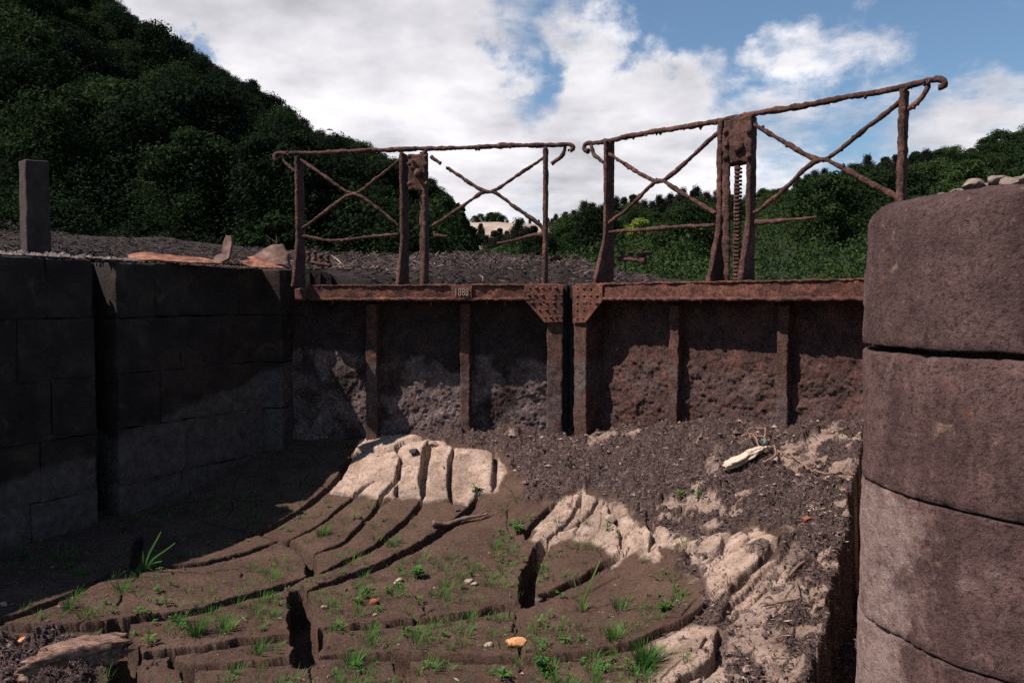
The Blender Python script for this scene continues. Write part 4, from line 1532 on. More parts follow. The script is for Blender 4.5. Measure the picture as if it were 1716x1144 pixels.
sheet('torn_flap', [[D(402, 434, 6.3), D(405, 444, 6.2)], [D(428, 430, 6.35), D(430, 446, 6.2)], [D(448, 438, 6.35), D(450, 448, 6.25)], [D(482, 446, 6.4), D(470, 450, 6.3)]], M_SCRAP, 804, .006, .02, parent=root)

# gravel and crumbs along the coping
M_GRAVEL = bpy.data.materials.new('gravel')
M_GRAVEL.use_nodes = True
q = NT(M_GRAVEL.node_tree)
q.l(q.ramp(q.noise(25, 3, .6), [(.3, (.05, .037, .034)), (.55, (.12, .09, .08)), (.75, (.26, .21, .19))]), M_GRAVEL.node_tree.nodes['Principled BSDF'].inputs['Base Color'])
M_GRAVEL.node_tree.nodes['Principled BSDF'].inputs['Roughness'].default_value = .95
M_CLOD = simple_mat('dried_clods', [(.32, (.05, .032, .027)), (.5, (.14, .094, .08)), (.66, (.36, .265, .22))], 9, .95, .6, .006, 80)
V0 = np.array([[1, 0, 0], [-1, 0, 0], [0, 1, 0], [0, -1, 0], [0, 0, 1], [0, 0, -1.]])
F0 = np.array([[0, 2, 4], [2, 1, 4], [1, 3, 4], [3, 0, 4], [2, 0, 5], [1, 2, 5], [3, 1, 5], [0, 3, 5]])


def chips(mb, P, size, rng):
    n = len(P)
    S = size[:, None, None] * rng.uniform(.5, 1.2, (n, 6, 1)) * np.array([1, 1, .6])
    th = rng.uniform(0, 6.28, n)
    V = V0[None] * S
    x = V[..., 0] * np.cos(th)[:, None] - V[..., 1] * np.sin(th)[:, None]
    y = V[..., 0] * np.sin(th)[:, None] + V[..., 1] * np.cos(th)[:, None]
    V = np.stack([x, y, V[..., 2]], -1) + P[:, None, :]
    F = (F0[None] + (np.arange(n) * 6)[:, None, None]).reshape(-1, 3)
    mb.add(V.reshape(-1, 3), F)


m = MB()
n = 2600
ss = RNG.uniform(-.2, 5.5, n); nn = -np.abs(RNG.normal(0, .22, n)) - .015
P = np.stack([A[0] - AX[0] * ss + NW[0] * nn, A[1] - AX[1] * ss + NW[1] * nn, np.full(n, WALL_TOP + .006)], 1)
keep = (ss < S_G0 + .02) | (ss > S_G1) | (nn < -.27)
sz = RNG.uniform(.004, .016, n) * (1 + 1.2 * (ss > 1.3))
P[:, 2] += sz * .3 + np.maximum(0, -nn - .05) * .10 * (ss > .8)
chips(m, P[keep], sz[keep], RNG)
o = m.build('gravel', M_GRAVEL, smooth=False)
tag(o, 'grey gravel and crumbs scattered along the top of the left wall', 'gravel', kind='stuff')

# ------------------------------------------------------------------ litter on the mud
def litter(name, npts, region, lenr, widr, label, seed, zoff=.004, lift=.25, dens=None, tones=(0, 1)):
    rng = np.random.default_rng(seed)
    P = region(npts, rng)
    n = len(P)
    th = rng.uniform(0, 6.28, n)
    el = rng.normal(.05, lift, n)
    Ln = rng.uniform(lenr[0], lenr[1], n) * rng.uniform(.4, 1, n)
    Wd = rng.uniform(widr[0], widr[1], n)
    d = np.stack([np.cos(th) * np.cos(el), np.sin(th) * np.cos(el), np.sin(el)], 1)
    sd_ = np.stack([-np.sin(th), np.cos(th), rng.normal(0, .5, n)], 1)
    sd_ /= np.linalg.norm(sd_, axis=1, keepdims=True)
    bend = rng.normal(0, .18, n)[:, None] * sd_ * Ln[:, None]
    c = P + np.array([0, 0, 1]) * (zoff + np.abs(np.sin(el)) * Ln * .5)[:, None]
    a0 = c - d * Ln[:, None] / 2; a1 = c + bend; a2 = c + d * Ln[:, None] / 2
    w3 = sd_ * Wd[:, None] / 2
    upn = np.cross(d, sd_) * (Wd * .5)[:, None]
    V = np.stack([a0, a1 - w3, a1 + w3, a1 + upn, a2], 1)
    F = np.array([[0, 1, 3], [0, 3, 2], [4, 3, 1], [4, 2, 3]])
    F = (F[None] + (np.arange(n) * 5)[:, None, None]).reshape(-1, 3)
    t = rng.beta(1.6, 2.6, n) * (tones[1] - tones[0]) + tones[0]
    t = np.clip(t * (1 + 1.1 * fbm(P, 3.0, 3, seed)), 0, 1)
    m = MB()
    m.add(V.reshape(-1, 3), F, att=np.repeat(t, 5))
    o = m.build(name, M_LITTER, smooth=False, attr='tone')
    tag(o, label, 'litter', kind='stuff')
    return o


def region_debris(npts, rng):
    px = rng.uniform(-60, 1480, npts * 6)
    d = 1 / rng.uniform(1 / 6.6, 1 / 2.4, npts * 6)
    x = (px - 858) / FPX * d
    z, pale, deb, edge = ground(x, d, True)
    keep = (rng.uniform(0, 1, len(x)) < deb ** 1.3 * .95 + .012)
    idx = np.where(keep)[0][:npts]
    return np.stack([x[idx], d[idx], z[idx]], 1)


litter('dry_litter', 17000, region_debris, (.012, .065), (.0025, .010), 'dark dried weed and twig litter heaped before the right gate leaf', 21)

# litter on the heap behind the gate
def region_heap(npts, rng):
    px = rng.uniform(480, 1250, npts)
    d = rng.uniform(8.3, 16, npts)
    x = (px - 858) / FPX * d
    z, _, _ = land(x, d)
    return np.stack([x, d, z + .03], 1)


litter('heap_litter', 9000, region_heap, (.05, .30), (.01, .03), 'dark dried weed strewn over the heap behind the gate', 22, .02, .3, tones=(0, .75))

def region_bank(npts, rng):
    px = rng.uniform(-60, 540, npts)
    d = 1 / rng.uniform(1 / 34, 1 / 5.8, npts)
    x = (px - 858) / FPX * d
    n_ = (x - A[0]) * NW[0] + (d - A[1]) * NW[1]
    x, d = x[n_ < -.5], d[n_ < -.5]
    z, _, _ = land(x, d)
    return np.stack([x, d, z + .02], 1)


litter('bank_litter', 24000, region_bank, (.04, .26), (.008, .028), 'dark dead weed and twigs strewn over the left bank', 23, .01, .18, tones=(0, .30))  # low tones put the shade of the bank into the litter colour

# ------------------------------------------------------------------ driftwood, rope, bag, stones
M_WOOD = simple_mat('weathered_wood', [(.30, (.030, .017, .013)), (.43, (.13, .075, .055)), (.56, (.24, .15, .115)), (.72, (.40, .27, .21))], 7, .9, 1.0, .012, 30, sc=(1, 7, 7))
M_STICK = simple_mat('stick_bark', [(.3, (.05, .03, .025)), (.6, (.15, .095, .075)), (.8, (.27, .19, .15))], 22, .9, .6, .006, 90)

la, lb = gp(52, 1128), gp(200, 1094)
la[2] = gz(la[0], la[1]) + .035; lb[2] = la[2] + .015
ld = (lb - la); ld /= np.linalg.norm(ld)
lside = np.cross(np.array([0, 0, 1.0]), ld); lside /= np.linalg.norm(lside); lup = np.cross(ld, lside)
m = MB()


def logshape(P, half):
    u = P[:, 0] / half[0]
    k = 1 - .25 * np.clip(u, 0, 1) ** 2 - .35 * np.clip(-u, 0, 1) ** 3
    P = P.copy()
    P[:, 1] *= k; P[:, 2] *= k
    g = fbm(np.stack([P[:, 0] * 2, P[:, 1] * 30, P[:, 2] * 30], 1), 1, 4, 5)
    g2 = fbm(np.stack([P[:, 0] * 3.5, P[:, 1] * 75, P[:, 2] * 75], 1), 1, 3, 6)
    P[:, 2] += g * .024 + g2 * .010 - .012 * np.abs(np.sin(P[:, 1] * 55 + g * 2)); P[:, 1] += g * .018
    P[:, 0] += fbm(np.stack([P[:, 0] * 0, P[:, 1] * 40, P[:, 2] * 40], 1), 1, 2, 8) * .05 * np.abs(u) ** 3 * 1.6
    return P


rbox(m, np.zeros(3), (ld, lside, lup), (float(np.linalg.norm(lb - la)) * .54, .075, .055), r=.012, cell=.010, amp=.008, freq=14, seed=901, shape=logshape)
o = m.build('driftwood_log', M_WOOD)
o.location = Vector((la + lb) / 2)
tag(o, 'split weathered driftwood log lying in the bottom left corner', 'driftwood')

g1 = [gp(725, 884), gp(750, 879), gp(775, 873), gp(800, 869), gp(818, 866)]
m = MB()
pts = np.array([p + np.array([0, 0, .03]) for p in g1]); pts[:, 2] = np.maximum(pts[:, 2], pts[:, 2].mean() - .01)
rod(m, pts, [.020, .017, .016, .012, .007], 8, .012, .3, 26, 911)
rod(m, [pts[3], pts[3] + np.array([.05, .02, .03]), pts[3] + np.array([.09, .015, .035])], [.008, .006, .004], 6, .01, .3, 30, 912)
tag(m.build('branch', M_STICK), 'short bleached branch lying across a mud crack at the centre', 'branch')

sticks = [([(1290, 915), (1318, 906), (1345, 898)], .010, 'thin brown stick')] and [
    ([(1322, 972), (1338, 960), (1348, 955)], .009, 'reddish stick lying on the pale crumbled mud near the pier'),
    ([(1280, 1020), (1310, 1014), (1342, 1008)], .006, 'long thin grey stick on the litter near the pier'),
    ([(1334, 985), (1340, 1005)], .008, 'pale stub of stick standing beside the thin grey stick'),
    ([(995, 1112), (1015, 1107), (1036, 1103)], .005, 'thin pale stick behind the biggest grass tuft'),
    ([(1368, 1110), (1372, 1130), (1374, 1150)], .007, 'straw coloured stem at the bottom edge near the pier'),
    ([(632, 1096), (642, 1085), (650, 1078)], .005, 'tiny forked twig on the brown mud in the foreground'),
]
for i, (pp, r, lab) in enumerate(sticks):
    m = MB()
    P = np.array([gp(*p) for p in pp]); P[:, 2] += r + .008
    if len(P) > 2:
        P[1:-1, 2] = np.maximum(P[1:-1, 2], (P[0, 2] + P[-1, 2]) / 2)
    rod(m, P, [r, r * .9, r * .6], 6, .012, .3, 30, 920 + i)
    tag(m.build('stick', M_STICK), lab, 'stick', 'loose sticks on the mud')

# frayed rope
M_ROPE = simple_mat('frayed_rope', [(.3, (.10, .06, .04)), (.6, (.22, .14, .095)), (.8, (.34, .25, .18))], 60, .9, .8, .004, 240)


def rope(mb, pts, r, seed, lift=.02):
    P = np.array([gp(*p) for p in pts]); P[:, 2] += lift
    P = smooth_line(P, 2)
    P[:, 2] += np.abs(fbm(P, 14, 2, seed)) * .05
    P = resample(P, .008)
    rod(mb, P, r, 7, .006, .25, 90, seed)


m = MB()
rope(m, [(1242, 742), (1252, 738), (1262, 742), (1268, 752), (1280, 757), (1296, 762), (1300, 770), (1302, 782), (1290, 793), (1278, 790)], .0055, 931, .03)
rope(m, [(1246, 748), (1256, 745), (1272, 740), (1284, 742), (1280, 752)], .005, 932, .05)
rope(m, [(1258, 752), (1254, 742), (1262, 738), (1274, 748), (1290, 760)], .0045, 933, .04)
rope(m, [(1300, 768), (1320, 772), (1336, 779), (1350, 790), (1362, 802), (1385, 810), (1410, 816), (1426, 812), (1430, 802), (1420, 796), (1408, 800)], .0045, 934, .02)
tag(m.build('rope', M_ROPE), 'frayed tan rope tangled and trailing over the litter by the pier', 'rope')

M_BAG = simple_mat('dirty_white_cloth', [(.3, (.20, .14, .10)), (.5, (.42, .34, .27)), (.8, (.56, .50, .43))], 12, .7, .5, .01, 30)
ba, bb2 = gp(1212, 808), gp(1284, 770)
m = MB()
bd = bb2 - ba; bl = np.linalg.norm(bd); bd /= bl
bs = np.cross(np.array([0, 0, 1.0]), bd); bs /= np.linalg.norm(bs)
nu_, nv_ = 60, 26
U, Th = np.meshgrid(np.linspace(0, 1, nu_), np.linspace(0, 2 * math.pi, nv_, endpoint=False), indexing='ij')
wid = .055 * np.sin(np.clip(U * 1.05 + .03, 0, 1) * math.pi) ** .6 * (1 - .35 * U) + .006
fold = 1 + .25 * np.sin(3 * Th + 4 * U) + .12 * np.sin(7 * Th - 9 * U)
V = (ba + np.array([0, 0, .045])) + U[..., None] * bd * bl + (wid * fold * np.cos(Th))[..., None] * bs + (wid * .5 * fold * np.sin(Th))[..., None] * np.array([0, 0, 1.0])
V = disp_noise(V.reshape(-1, 3), .012, 22, 941, 3)
m.add(V, gridf(nu_, nv_, True))
bag = m.build('cloth_scrap', M_BAG)
tag(bag, 'twisted dirty white cloth scrap tied with blue, beside the rope', 'cloth')
M_BLUE = simple_mat('blue_tie', [(.3, (.04, .10, .12)), (.7, (.08, .18, .20))], 40, .7, .4, .003, 90)
m = MB()
tp = ba + bd * bl * .9 + np.array([0, 0, .075])
rod(m, [tp - bs * .035, tp + bd * .01 + np.array([0, 0, .012]), tp + bs * .04 + bd * .02], .007, 6, .008, .3, 50, 942)
o = m.build('tie', M_BLUE)
o.parent = bag

M_STONE_ORANGE = simple_mat('orange_stone', [(.3, (.34, .14, .06)), (.6, (.58, .27, .13)), (.8, (.66, .36, .20))], 16, .8, .5, .006, 90)
M_STONE_PALE = simple_mat('pale_stone', [(.3, (.15, .11, .085)), (.6, (.29, .225, .18)), (.8, (.42, .35, .29))], 22, .85, .5, .006, 90)
M_STONE_DARK = simple_mat('dark_stone', [(.3, (.03, .027, .028)), (.6, (.07, .062, .062)), (.8, (.14, .12, .12))], 22, .85, .5, .006, 90)
M_BRICK = simple_mat('brick_red', [(.3, (.11, .03, .018)), (.6, (.24, .075, .042)), (.8, (.30, .12, .08))], 22, .85, .6, .006, 90)
stones = [
    (862, 1078, .058, M_STONE_ORANGE, 'bright orange flat stone lying across a narrow mud crack', 0),
    (819, 1081, .026, M_STONE_PALE, 'smooth pale oval pebble left of the orange stone', 0),
    (903, 1004, .028, M_STONE_DARK, 'dark grey stone lodged in the crack below the wide split', 0),
    (795, 980, .022, M_STONE_PALE, 'yellowish pebble on the brown mud left of the wide split', 0),
    (786, 975, .030, M_STONE_PALE, 'chalky angular stone among seedlings near the centre', 0),
    (668, 975, .036, M_STONE_PALE, 'broken pale shell like stone beside the leafy seedling', 0),
    (628, 1010, .034, M_BRICK, 'red brick chip half sunk in the mud at the centre', 0),
    (545, 1018, .024, M_STONE_PALE, 'small whitish stone beside grass right of the wide dark crack', 0),
    (41, 1068, .030, M_STONE_ORANGE, 'orange chip above the driftwood log', 0),
    (148, 1072, .028, M_STONE_PALE, 'pale crumbled stone touching the driftwood log', 0),
    (7, 1013, .024, M_STONE_PALE, 'pale pebble at the left edge of the photograph', 0),
    (767, 854, .020, M_STONE_DARK, 'dark pebble on the mud above the bleached branch', 0),
    (693, 762, .05, M_STONE_DARK, 'dark stone at the top of the pale slabs, left of the joint', 0),
    (726, 748, .05, M_STONE_PALE, 'pale block wedged at the head of the widest pale crack', 0),
    (1353, 876, .030, M_BRICK, 'reddish chip in the litter beside the pier', 0),
    (628, 1030, .016, M_STONE_PALE, 'tiny white pebble just below the red brick chip', 0),
    (1022, 872, .05, M_STONE_PALE, 'pale lump of mud standing in the crack of the right hand slabs', 0),
]
for i, (px, py, s, mt, lab, _) in enumerate(stones):
    p = gp(px, py)
    if 'crack' not in lab or 'across' in lab:
        p[2] = max(gz(p[0] + s * .8 * math.cos(a_), p[1] + s * .8 * math.sin(a_)) for a_ in np.arange(0, 6.2, 1.0)) - s * .12
    m = MB()
    lump(m, (0, 0, 0), (s, s * .72, s * (.5 if i else .34)), .14, 1.3, 950 + i, rot=i * .9, cut=4)
    o = m.build('stone', mt, smooth=(i in (1, 3)))
    o.location = Vector(p) + Vector((0, 0, s * .24))
    tag(o, lab, 'stone', 'loose stones on the mud')
m = MB()
n = 900
rng = np.random.default_rng(55)
px = rng.uniform(-40, 1420, n); d = 1 / rng.uniform(1 / 5.6, 1 / 2.6, n); x = (px - 858) / FPX * d
z, _, _, ed = ground(x, d, True)
k = ed > .02
chips(m, np.stack([x, d, z], 1)[k], rng.uniform(.003, .010, k.sum()) * rng.choice([.7, 1, 1.6], k.sum()), rng)
tag(m.build('mud_crumbs', M_GRAVEL, smooth=False), 'small crumbs and grit scattered on the cracked mud', 'grit', kind='stuff')

m = MB()
n = 2600
x = rng.uniform(-.9, 2.0, n); d = rng.uniform(2.8, 6.3, n)
z, pl_, db_, ed = ground(x, d, True)
k = (db_ > .5) & (rng.uniform(0, 1, n) < .8)
szc = rng.uniform(.006, .016, n) * rng.choice([1, 1.4, 2.4], n, p=[.6, .3, .1])
chips(m, np.stack([x, d, z + szc * .2], 1)[k], szc[k], rng)
tag(m.build('mud_clods', M_CLOD, smooth=False), 'broken clods of dried mud lying in the dark litter', 'mud clods', kind='stuff')

# ------------------------------------------------------------------ grass and seedlings
def blades(mb, base, nb, h, w, spread, lean, rng, seg=4, curl=.6):
    for _ in range(nb):
        th = rng.uniform(0, 6.28)
        r = spread * math.sqrt(rng.uniform(0, 1))
        hh_ = h * rng.uniform(.45, 1.0)
        ln = lean * rng.uniform(.3, 1.2)
        d = np.array([math.cos(th), math.sin(th), 0])
        sd_ = np.array([-math.sin(th), math.cos(th), 0]) * w * rng.uniform(.6, 1.1) / 2
        p0 = base + d * r
        P = []
        for k in range(seg + 1):
            t = k / seg
            c = p0 + d * hh_ * ln * (t ** 1.6) + np.array([0, 0, 1]) * hh_ * (t - curl * ln * .4 * t ** 2.2)
            ww = (1 - t ** 1.5) if k < seg else 0.05
            tilt = np.array([0, 0, .3 * np.linalg.norm(sd_) * ww])
            P += [c - sd_ * ww - tilt, c + sd_ * ww + tilt]
        F = np.array([[2 * k, 2 * k + 1, 2 * k + 3, 2 * k + 2] for k in range(seg)])
        mb.add(np.array(P), F)


def seedling(mb, base, n, h, leaf, rng):
    for _ in range(n):
        th = rng.uniform(0, 6.28)
        d = np.array([math.cos(th), math.sin(th), 0])
        hh_ = h * rng.uniform(.3, 1)
        L_ = leaf * rng.uniform(.6, 1.2)
        c0 = base + np.array([0, 0, hh_]) + d * leaf * .2
        up = rng.uniform(-.1, .7)
        c1 = c0 + (d + np.array([0, 0, up])) * L_ * .5
        c2 = c0 + (d + np.array([0, 0, up * .6])) * L_
        sd_ = np.array([-d[1], d[0], 0]) * L_ * .22
        mb.add(np.array([c0, c1 - sd_, c2, c1 + sd_]), np.array([[0, 1, 2, 3]]))
        st = np.array([-d[1], d[0], 0]) * .0015
        mb.add(np.array([base - st, base + st, c0 + st, c0 - st]), np.array([[0, 1, 2, 3]]))


rng = np.random.default_rng(77)
tufts = [  # px, py, kind, blades, height, label
    (330, 1060, 'g', 60, .10, 'dense bright grass tuft left of a paler neighbour tuft'),
    (376, 1056, 'g', 50, .08, 'round grass tuft right of the dense bright tuft'),
    (1082, 1110, 'g', 110, .10, 'biggest bright green grass tuft, on the pale mud lip in front'),
    (908, 1122, 's', 46, .06, 'bushy leafy seedling at the bottom edge near the orange stone'),
    (541, 895, 'g', 46, .07, 'bright tuft between two curved cracks near the shade edge'),
    (616, 866, 's', 46, .07, 'leafy clump growing out of a crack below the pale slabs'),
    (797, 826, 's', 22, .05, 'small leafy seedling at the corner of the pale slab'),
    (656, 912, 'g', 30, .06, 'grass tuft on the narrow mud strip below the slabs'),
    (585, 750, 's', 18, .05, 'five leaved seedling at the dark foot of the left gate leaf'),
    (868, 892, 's', 50, .045, 'cushion of low leaves left of the pale right hand slabs'),
    (700, 968, 's', 54, .06, 'spreading leafy weed in the middle of the mud'),
    (204, 990, 'g', 34, .09, 'grass tuft nearest the tall reed'),
    (116, 1018, 'g', 28, .06, 'bright tuft left of the reed, between two cracks'),
    (431, 1088, 'g', 34, .06, 'short thick tuft on the front left strip of mud'),
    (590, 1112, 'g', 34, .09, 'upright tuft in front of the long foreground crack'),
    (1140, 836, 's', 12, .05, 'seedling in the litter below the cloth scrap'),
    (1170, 842, 's', 10, .05, 'second seedling in the litter, nearer the cloth scrap'),
    (1040, 1020, 'g', 30, .06, 'grass tuft on the front right slab'),
    (1112, 1022, 's', 26, .04, 'pale leafy rosette near the lip of the front right slab'),
    (888, 985, 'g', 24, .07, 'tuft rooted inside the wide dark split'),
    (1030, 1068, 'g', 46, .07, 'tuft just above the front right lip of mud'),
    (745, 710, 's', 16, .05, 'sprig of leaves beside a rib of the left gate leaf'),
]
for px, py, kd, nb, h, lab in tufts:
    p = gp(px, py)
    m = MB()
    if kd == 'g':
        blades(m, np.zeros(3), int(nb * 1.5), h * 1.25, .006, .045, .75, rng)
    else:
        seedling(m, np.zeros(3), int(nb * 1.3), h * 1.1, .036, rng)
        blades(m, np.zeros(3), nb // 4, h, .004, .03, .8, rng)
    o = m.build('grass_tuft' if kd == 'g' else 'seedling', M_GRASS, smooth=True)
    o.location = Vector(p) - Vector((0, 0, .004))
    tag(o, lab, 'grass tuft' if kd == 'g' else 'seedling', 'grass tufts on the mud' if kd == 'g' else 'seedlings on the mud')


def reed(px, py, shoots, lab, name='reed_grass'):
    p = gp(px, py)
    m = MB()
    for (tx, ty, bendx, w) in shoots:
        tip = at_depth(tx, ty, p[1]) - p
        mid = tip * .55 + np.array([bendx, 0, .02])
        L_ = smooth_line(np.array([np.zeros(3), mid * .5 + np.array([0, 0, .02]), mid, tip]), 2)
        n = len(L_)
        side = np.cross(L_[-1] - L_[0], np.array([0, 1.0, .15])); side /= np.linalg.norm(side)
        ww = w * np.sin(np.clip(np.linspace(.12, 1, n), 0, 1) * math.pi) ** .7 + .0006
        V = np.stack([L_ - side * ww[:, None] / 2, L_ + side * ww[:, None] / 2 + np.array([0, .004, 0])], 1)
        m.add(V.reshape(-1, 3), gridf(n, 2))
    blades(m, np.zeros(3), 14, .07, .006, .03, .8, rng)
    o = m.build(name, M_GRASS)
    o.location = Vector(p)
    tag(o, lab, 'reed')


reed(240, 955, [(270, 890, .0, .012), (294, 909, .01, .010), (271, 940, .01, .010), (239, 922, 0, .006), (255, 955, .0, .007), (222, 958, 0, .006)], 'tall green reed rising out of the shade beside the left wall')
reed(975, 1020, [(1006, 938, 0, .009), (989, 982, .0, .008), (960, 965, -.005, .007), (985, 995, 0, .008), (958, 1000, 0, .006)], 'tall thin grass stems between the front right slabs')
reed(930, 1140, [(896, 1080, 0, .006), (932, 1112, 0, .006), (922, 1128, 0, .008)], 'spindly stalk beside the bushy seedling at the bottom edge')

# short sparse grass over the brown mud
m = MB()
cnt = 0
while cnt < 1000:
    px = rng.uniform(-40, 1200); d = 1 / rng.uniform(1 / 6.0, 1 / 3.0); x = (px - 858) / FPX * d
    z, pale, deb, ed = ground(np.array([x]), np.array([d]), True)
    if deb[0] > .3 or rng.uniform() < pale[0] * .93 or ed[0] < .012:
        continue
    if fbm2(np.array([x]), np.array([d]), 2.2, 3, 81)[0] + rng.normal(0, .25) < -.05:
        continue
    s = rng.choice([.7, .95, 1.25, 1.7], p=[.33, .34, .22, .11])
    if rng.uniform() < .75:
        blades(m, np.array([x, d, z[0] - .002]), int(rng.integers(7, 22) * s), .050 * s, .0042, .030 * s, .8, rng, 3)
    else:
        seedling(m, np.array([x, d, z[0]]), int(rng.integers(5, 13)), .026 * s, .022 * s, rng)
    cnt += 1
tag(m.build('grass', M_GRASS), 'short sparse green grass sprouting over the cracked brown mud', 'grass', kind='stuff')

# ------------------------------------------------------------------ trees
def leaf_cloud(c, size, n, leaf, rng, flatten=1.0):
    """n leaf faces near the surface of a lobe"""
    d = rng.normal(size=(n, 3)); d /= np.linalg.norm(d, axis=1, keepdims=True)
    r = rng.uniform(.22, 1.35, n) ** .6
    P = to_np(c) + d * r[:, None] * to_np(size)
    nr = d * .7 + rng.normal(size=(n, 3)) * .55 + np.array([0, 0, .35])
    nr /= np.linalg.norm(nr, axis=1, keepdims=True)
    t = np.cross(nr, rng.normal(size=(n, 3))); t /= np.maximum(np.linalg.norm(t, axis=1, keepdims=True), 1e-6)
    b = np.cross(nr, t)
    s = leaf * rng.uniform(.6, 1.25, n)[:, None]
    V = np.stack([P - t * s, P - b * s * .55, P + t * s, P + b * s * .55], 1)
    V = V + rng.normal(size=V.shape) * leaf * .12
    F = (np.arange(n) * 4)[:, None] + np.arange(4)
    return V.reshape(-1, 3), F


def crown_mesh(mb, rng, h, rad, lobes, per, leaf, base=.35, mat=0, shape='round'):
    for k in range(lobes):
        t = (k + .5) / lobes
        if shape == 'round':
            zc = h * (base + (1 - base) * (t * .86 + rng.uniform(-.05, .05)))
            rr = rad * math.sqrt(max(.06, 1 - (abs(t - .42) / .62) ** 2.2))
            ls = rad * rng.uniform(.24, .48)
            th = k * 2.4 + rng.uniform(-.4, .4)
            off = max(0, rr - ls * .7) * rng.uniform(.6, 1.1)
            V, F = leaf_cloud((off * math.cos(th), off * math.sin(th), zc), (ls, ls, ls * rng.uniform(.55, .8)), per, leaf, rng)
        else:       # pine: flat plates of needles, uneven
            zc = h * (base + (1 - base) * (t * .95 + rng.uniform(-.04, .04)))
            rr = rad * (1.0 - .80 * t) * rng.uniform(.3, 1.1)
            ls = rad * rng.uniform(.30, .5) * (1 - .35 * t)
            th = k * 2.4 + rng.uniform(-.7, .7)
            off = max(0, rr - ls * .4)
            V, F = leaf_cloud((off * math.cos(th), off * math.sin(th), zc), (ls, ls, ls * .75), per, leaf, rng)
        mb.add(V, F, mat)


def trunk_mesh(mb, rng, h, r, mat=0, limbs=4, rad=2):
    pts = [(0, 0, -1.0), (.02 * h, 0, h * .3), (0.0, .02 * h, h * .6), (.01 * h, 0, h * .9)]
    rod(mb, pts, [r * 1.2, r, r * .7, r * .25], 7, h / 14, .12, .6, 3, mat=mat)
    for k in range(limbs):
        th = k * 2.3 + rng.uniform(-.3, .3)
        z0 = h * rng.uniform(.3, .7)
        rod(mb, [(0, 0, z0), (rad * .3 * math.cos(th), rad * .3 * math.sin(th), z0 + h * .07), (rad * .7 * math.cos(th), rad * .7 * math.sin(th), z0 + h * .18)], [r * .45, r * .3, r * .12], 5, h / 12, .1, .6, 4, mat=mat)


def tree_proto(name, seed, h, rad, lobes, per, leaf, mat, base=.3, shape='round'):
    rng_ = np.random.default_rng(seed)
    m = MB()
    crown_mesh(m, rng_, h, rad, lobes, per, leaf, base, 0, shape)
    trunk_mesh(m, rng_, h, h * .018, 1, 4, rad)
    o = m.build(name, [mat, M_BARK], smooth=False)
    return o


broad_l = [tree_proto('broadleaf_tree', 1100 + k, 9.5 + k * .7, 3.8 + .35 * k, 30 + k, 330, .20, M_LEAF_DARK, .12) for k in range(4)]
broad_r = [tree_proto('broadleaf_tree', 1200 + k, 9.5 + k * .6, 3.8 + .3 * k, 28, 290, .22, M_LEAF_GREEN, .10) for k in range(3)]
pines = [tree_proto('pine_tree', 1300 + k, 13 + k, 4.3 + .9 * k, 26, 230, .26, M_LEAF_PINE, .30, 'pine') for k in range(3)]


def land1(x, y):
    z, px, r = land(np.array([float(x)]), np.array([float(y)]))
    return float(z[0])


SIL_L = [(-300, -330), (-200, -250), (0, -115), (190, 0), (330, 85), (440, 150), (500, 195), (547, 222), (583, 222), (620, 249), (660, 265), (729, 303), (744, 318), (758, 335), (775, 372), (800, 420), (830, 470)]
SIL_R = [(740, 430), (770, 408), (800, 408), (830, 402), (860, 390), (900, 372), (940, 352), (960, 348), (994, 333), (1052, 331), (1111, 328), (1128, 323), (1167, 314), (1198, 311), (1245, 314), (1282, 303), (1320, 302), (1355, 287), (1390, 278), (1425, 268), (1450, 264), (1485, 254), (1530, 248), (1569, 243), (1590, 245), (1625, 238), (1660, 221), (1716, 205), (1900, 150)]


SIL_B = [(a_, b_ + (12 if a_ < 1500 else 2)) for a_, b_ in SIL_R]


def plant(protos, used, px, r, rng_, label, group, cat, scale=(.8, 1.25), dz=-.6, sil=None, fit=False):
    k = int(rng_.integers(len(protos)))
    o = protos[k]
    x = (px - 858) / FPX * r
    zb_ = land1(x, r) + dz
    if sil is not None:          # keep the crowns under the skyline of the wood
        ph = 858 + FPX * x / r
        py = float(np.interp(ph, [a[0] for a in sil], [a[1] for a in sil]))
        room = EYE + (504 - py) / FPX * r - zb_
        hmax = max(c[2] for c in o.bound_box)
        smax = room / hmax * (rng_.uniform(.90, 1.03) if cat != 'pine tree' else rng_.uniform(.74, 1.06))
        if fit:
            scale = (max(.25, smax), max(.26, smax))
        elif smax < scale[0]:
            if smax < .3:
                return None
            scale = (smax * .9, smax)
        else:
            scale = (scale[0], min(scale[1], smax))
    if used[k]:
        o = o.copy()
        COL.objects.link(o)
    used[k] = True
    o.location = (x, r, zb_)
    s = rng_.uniform(*scale)
    o.scale = (s * rng_.uniform(.9, 1.1), s * rng_.uniform(.9, 1.1), s * rng_.uniform(.88, 1.12))
    o.rotation_euler = (0, 0, rng_.uniform(0, 6.28))
    tag(o, label, cat, group)
    return o


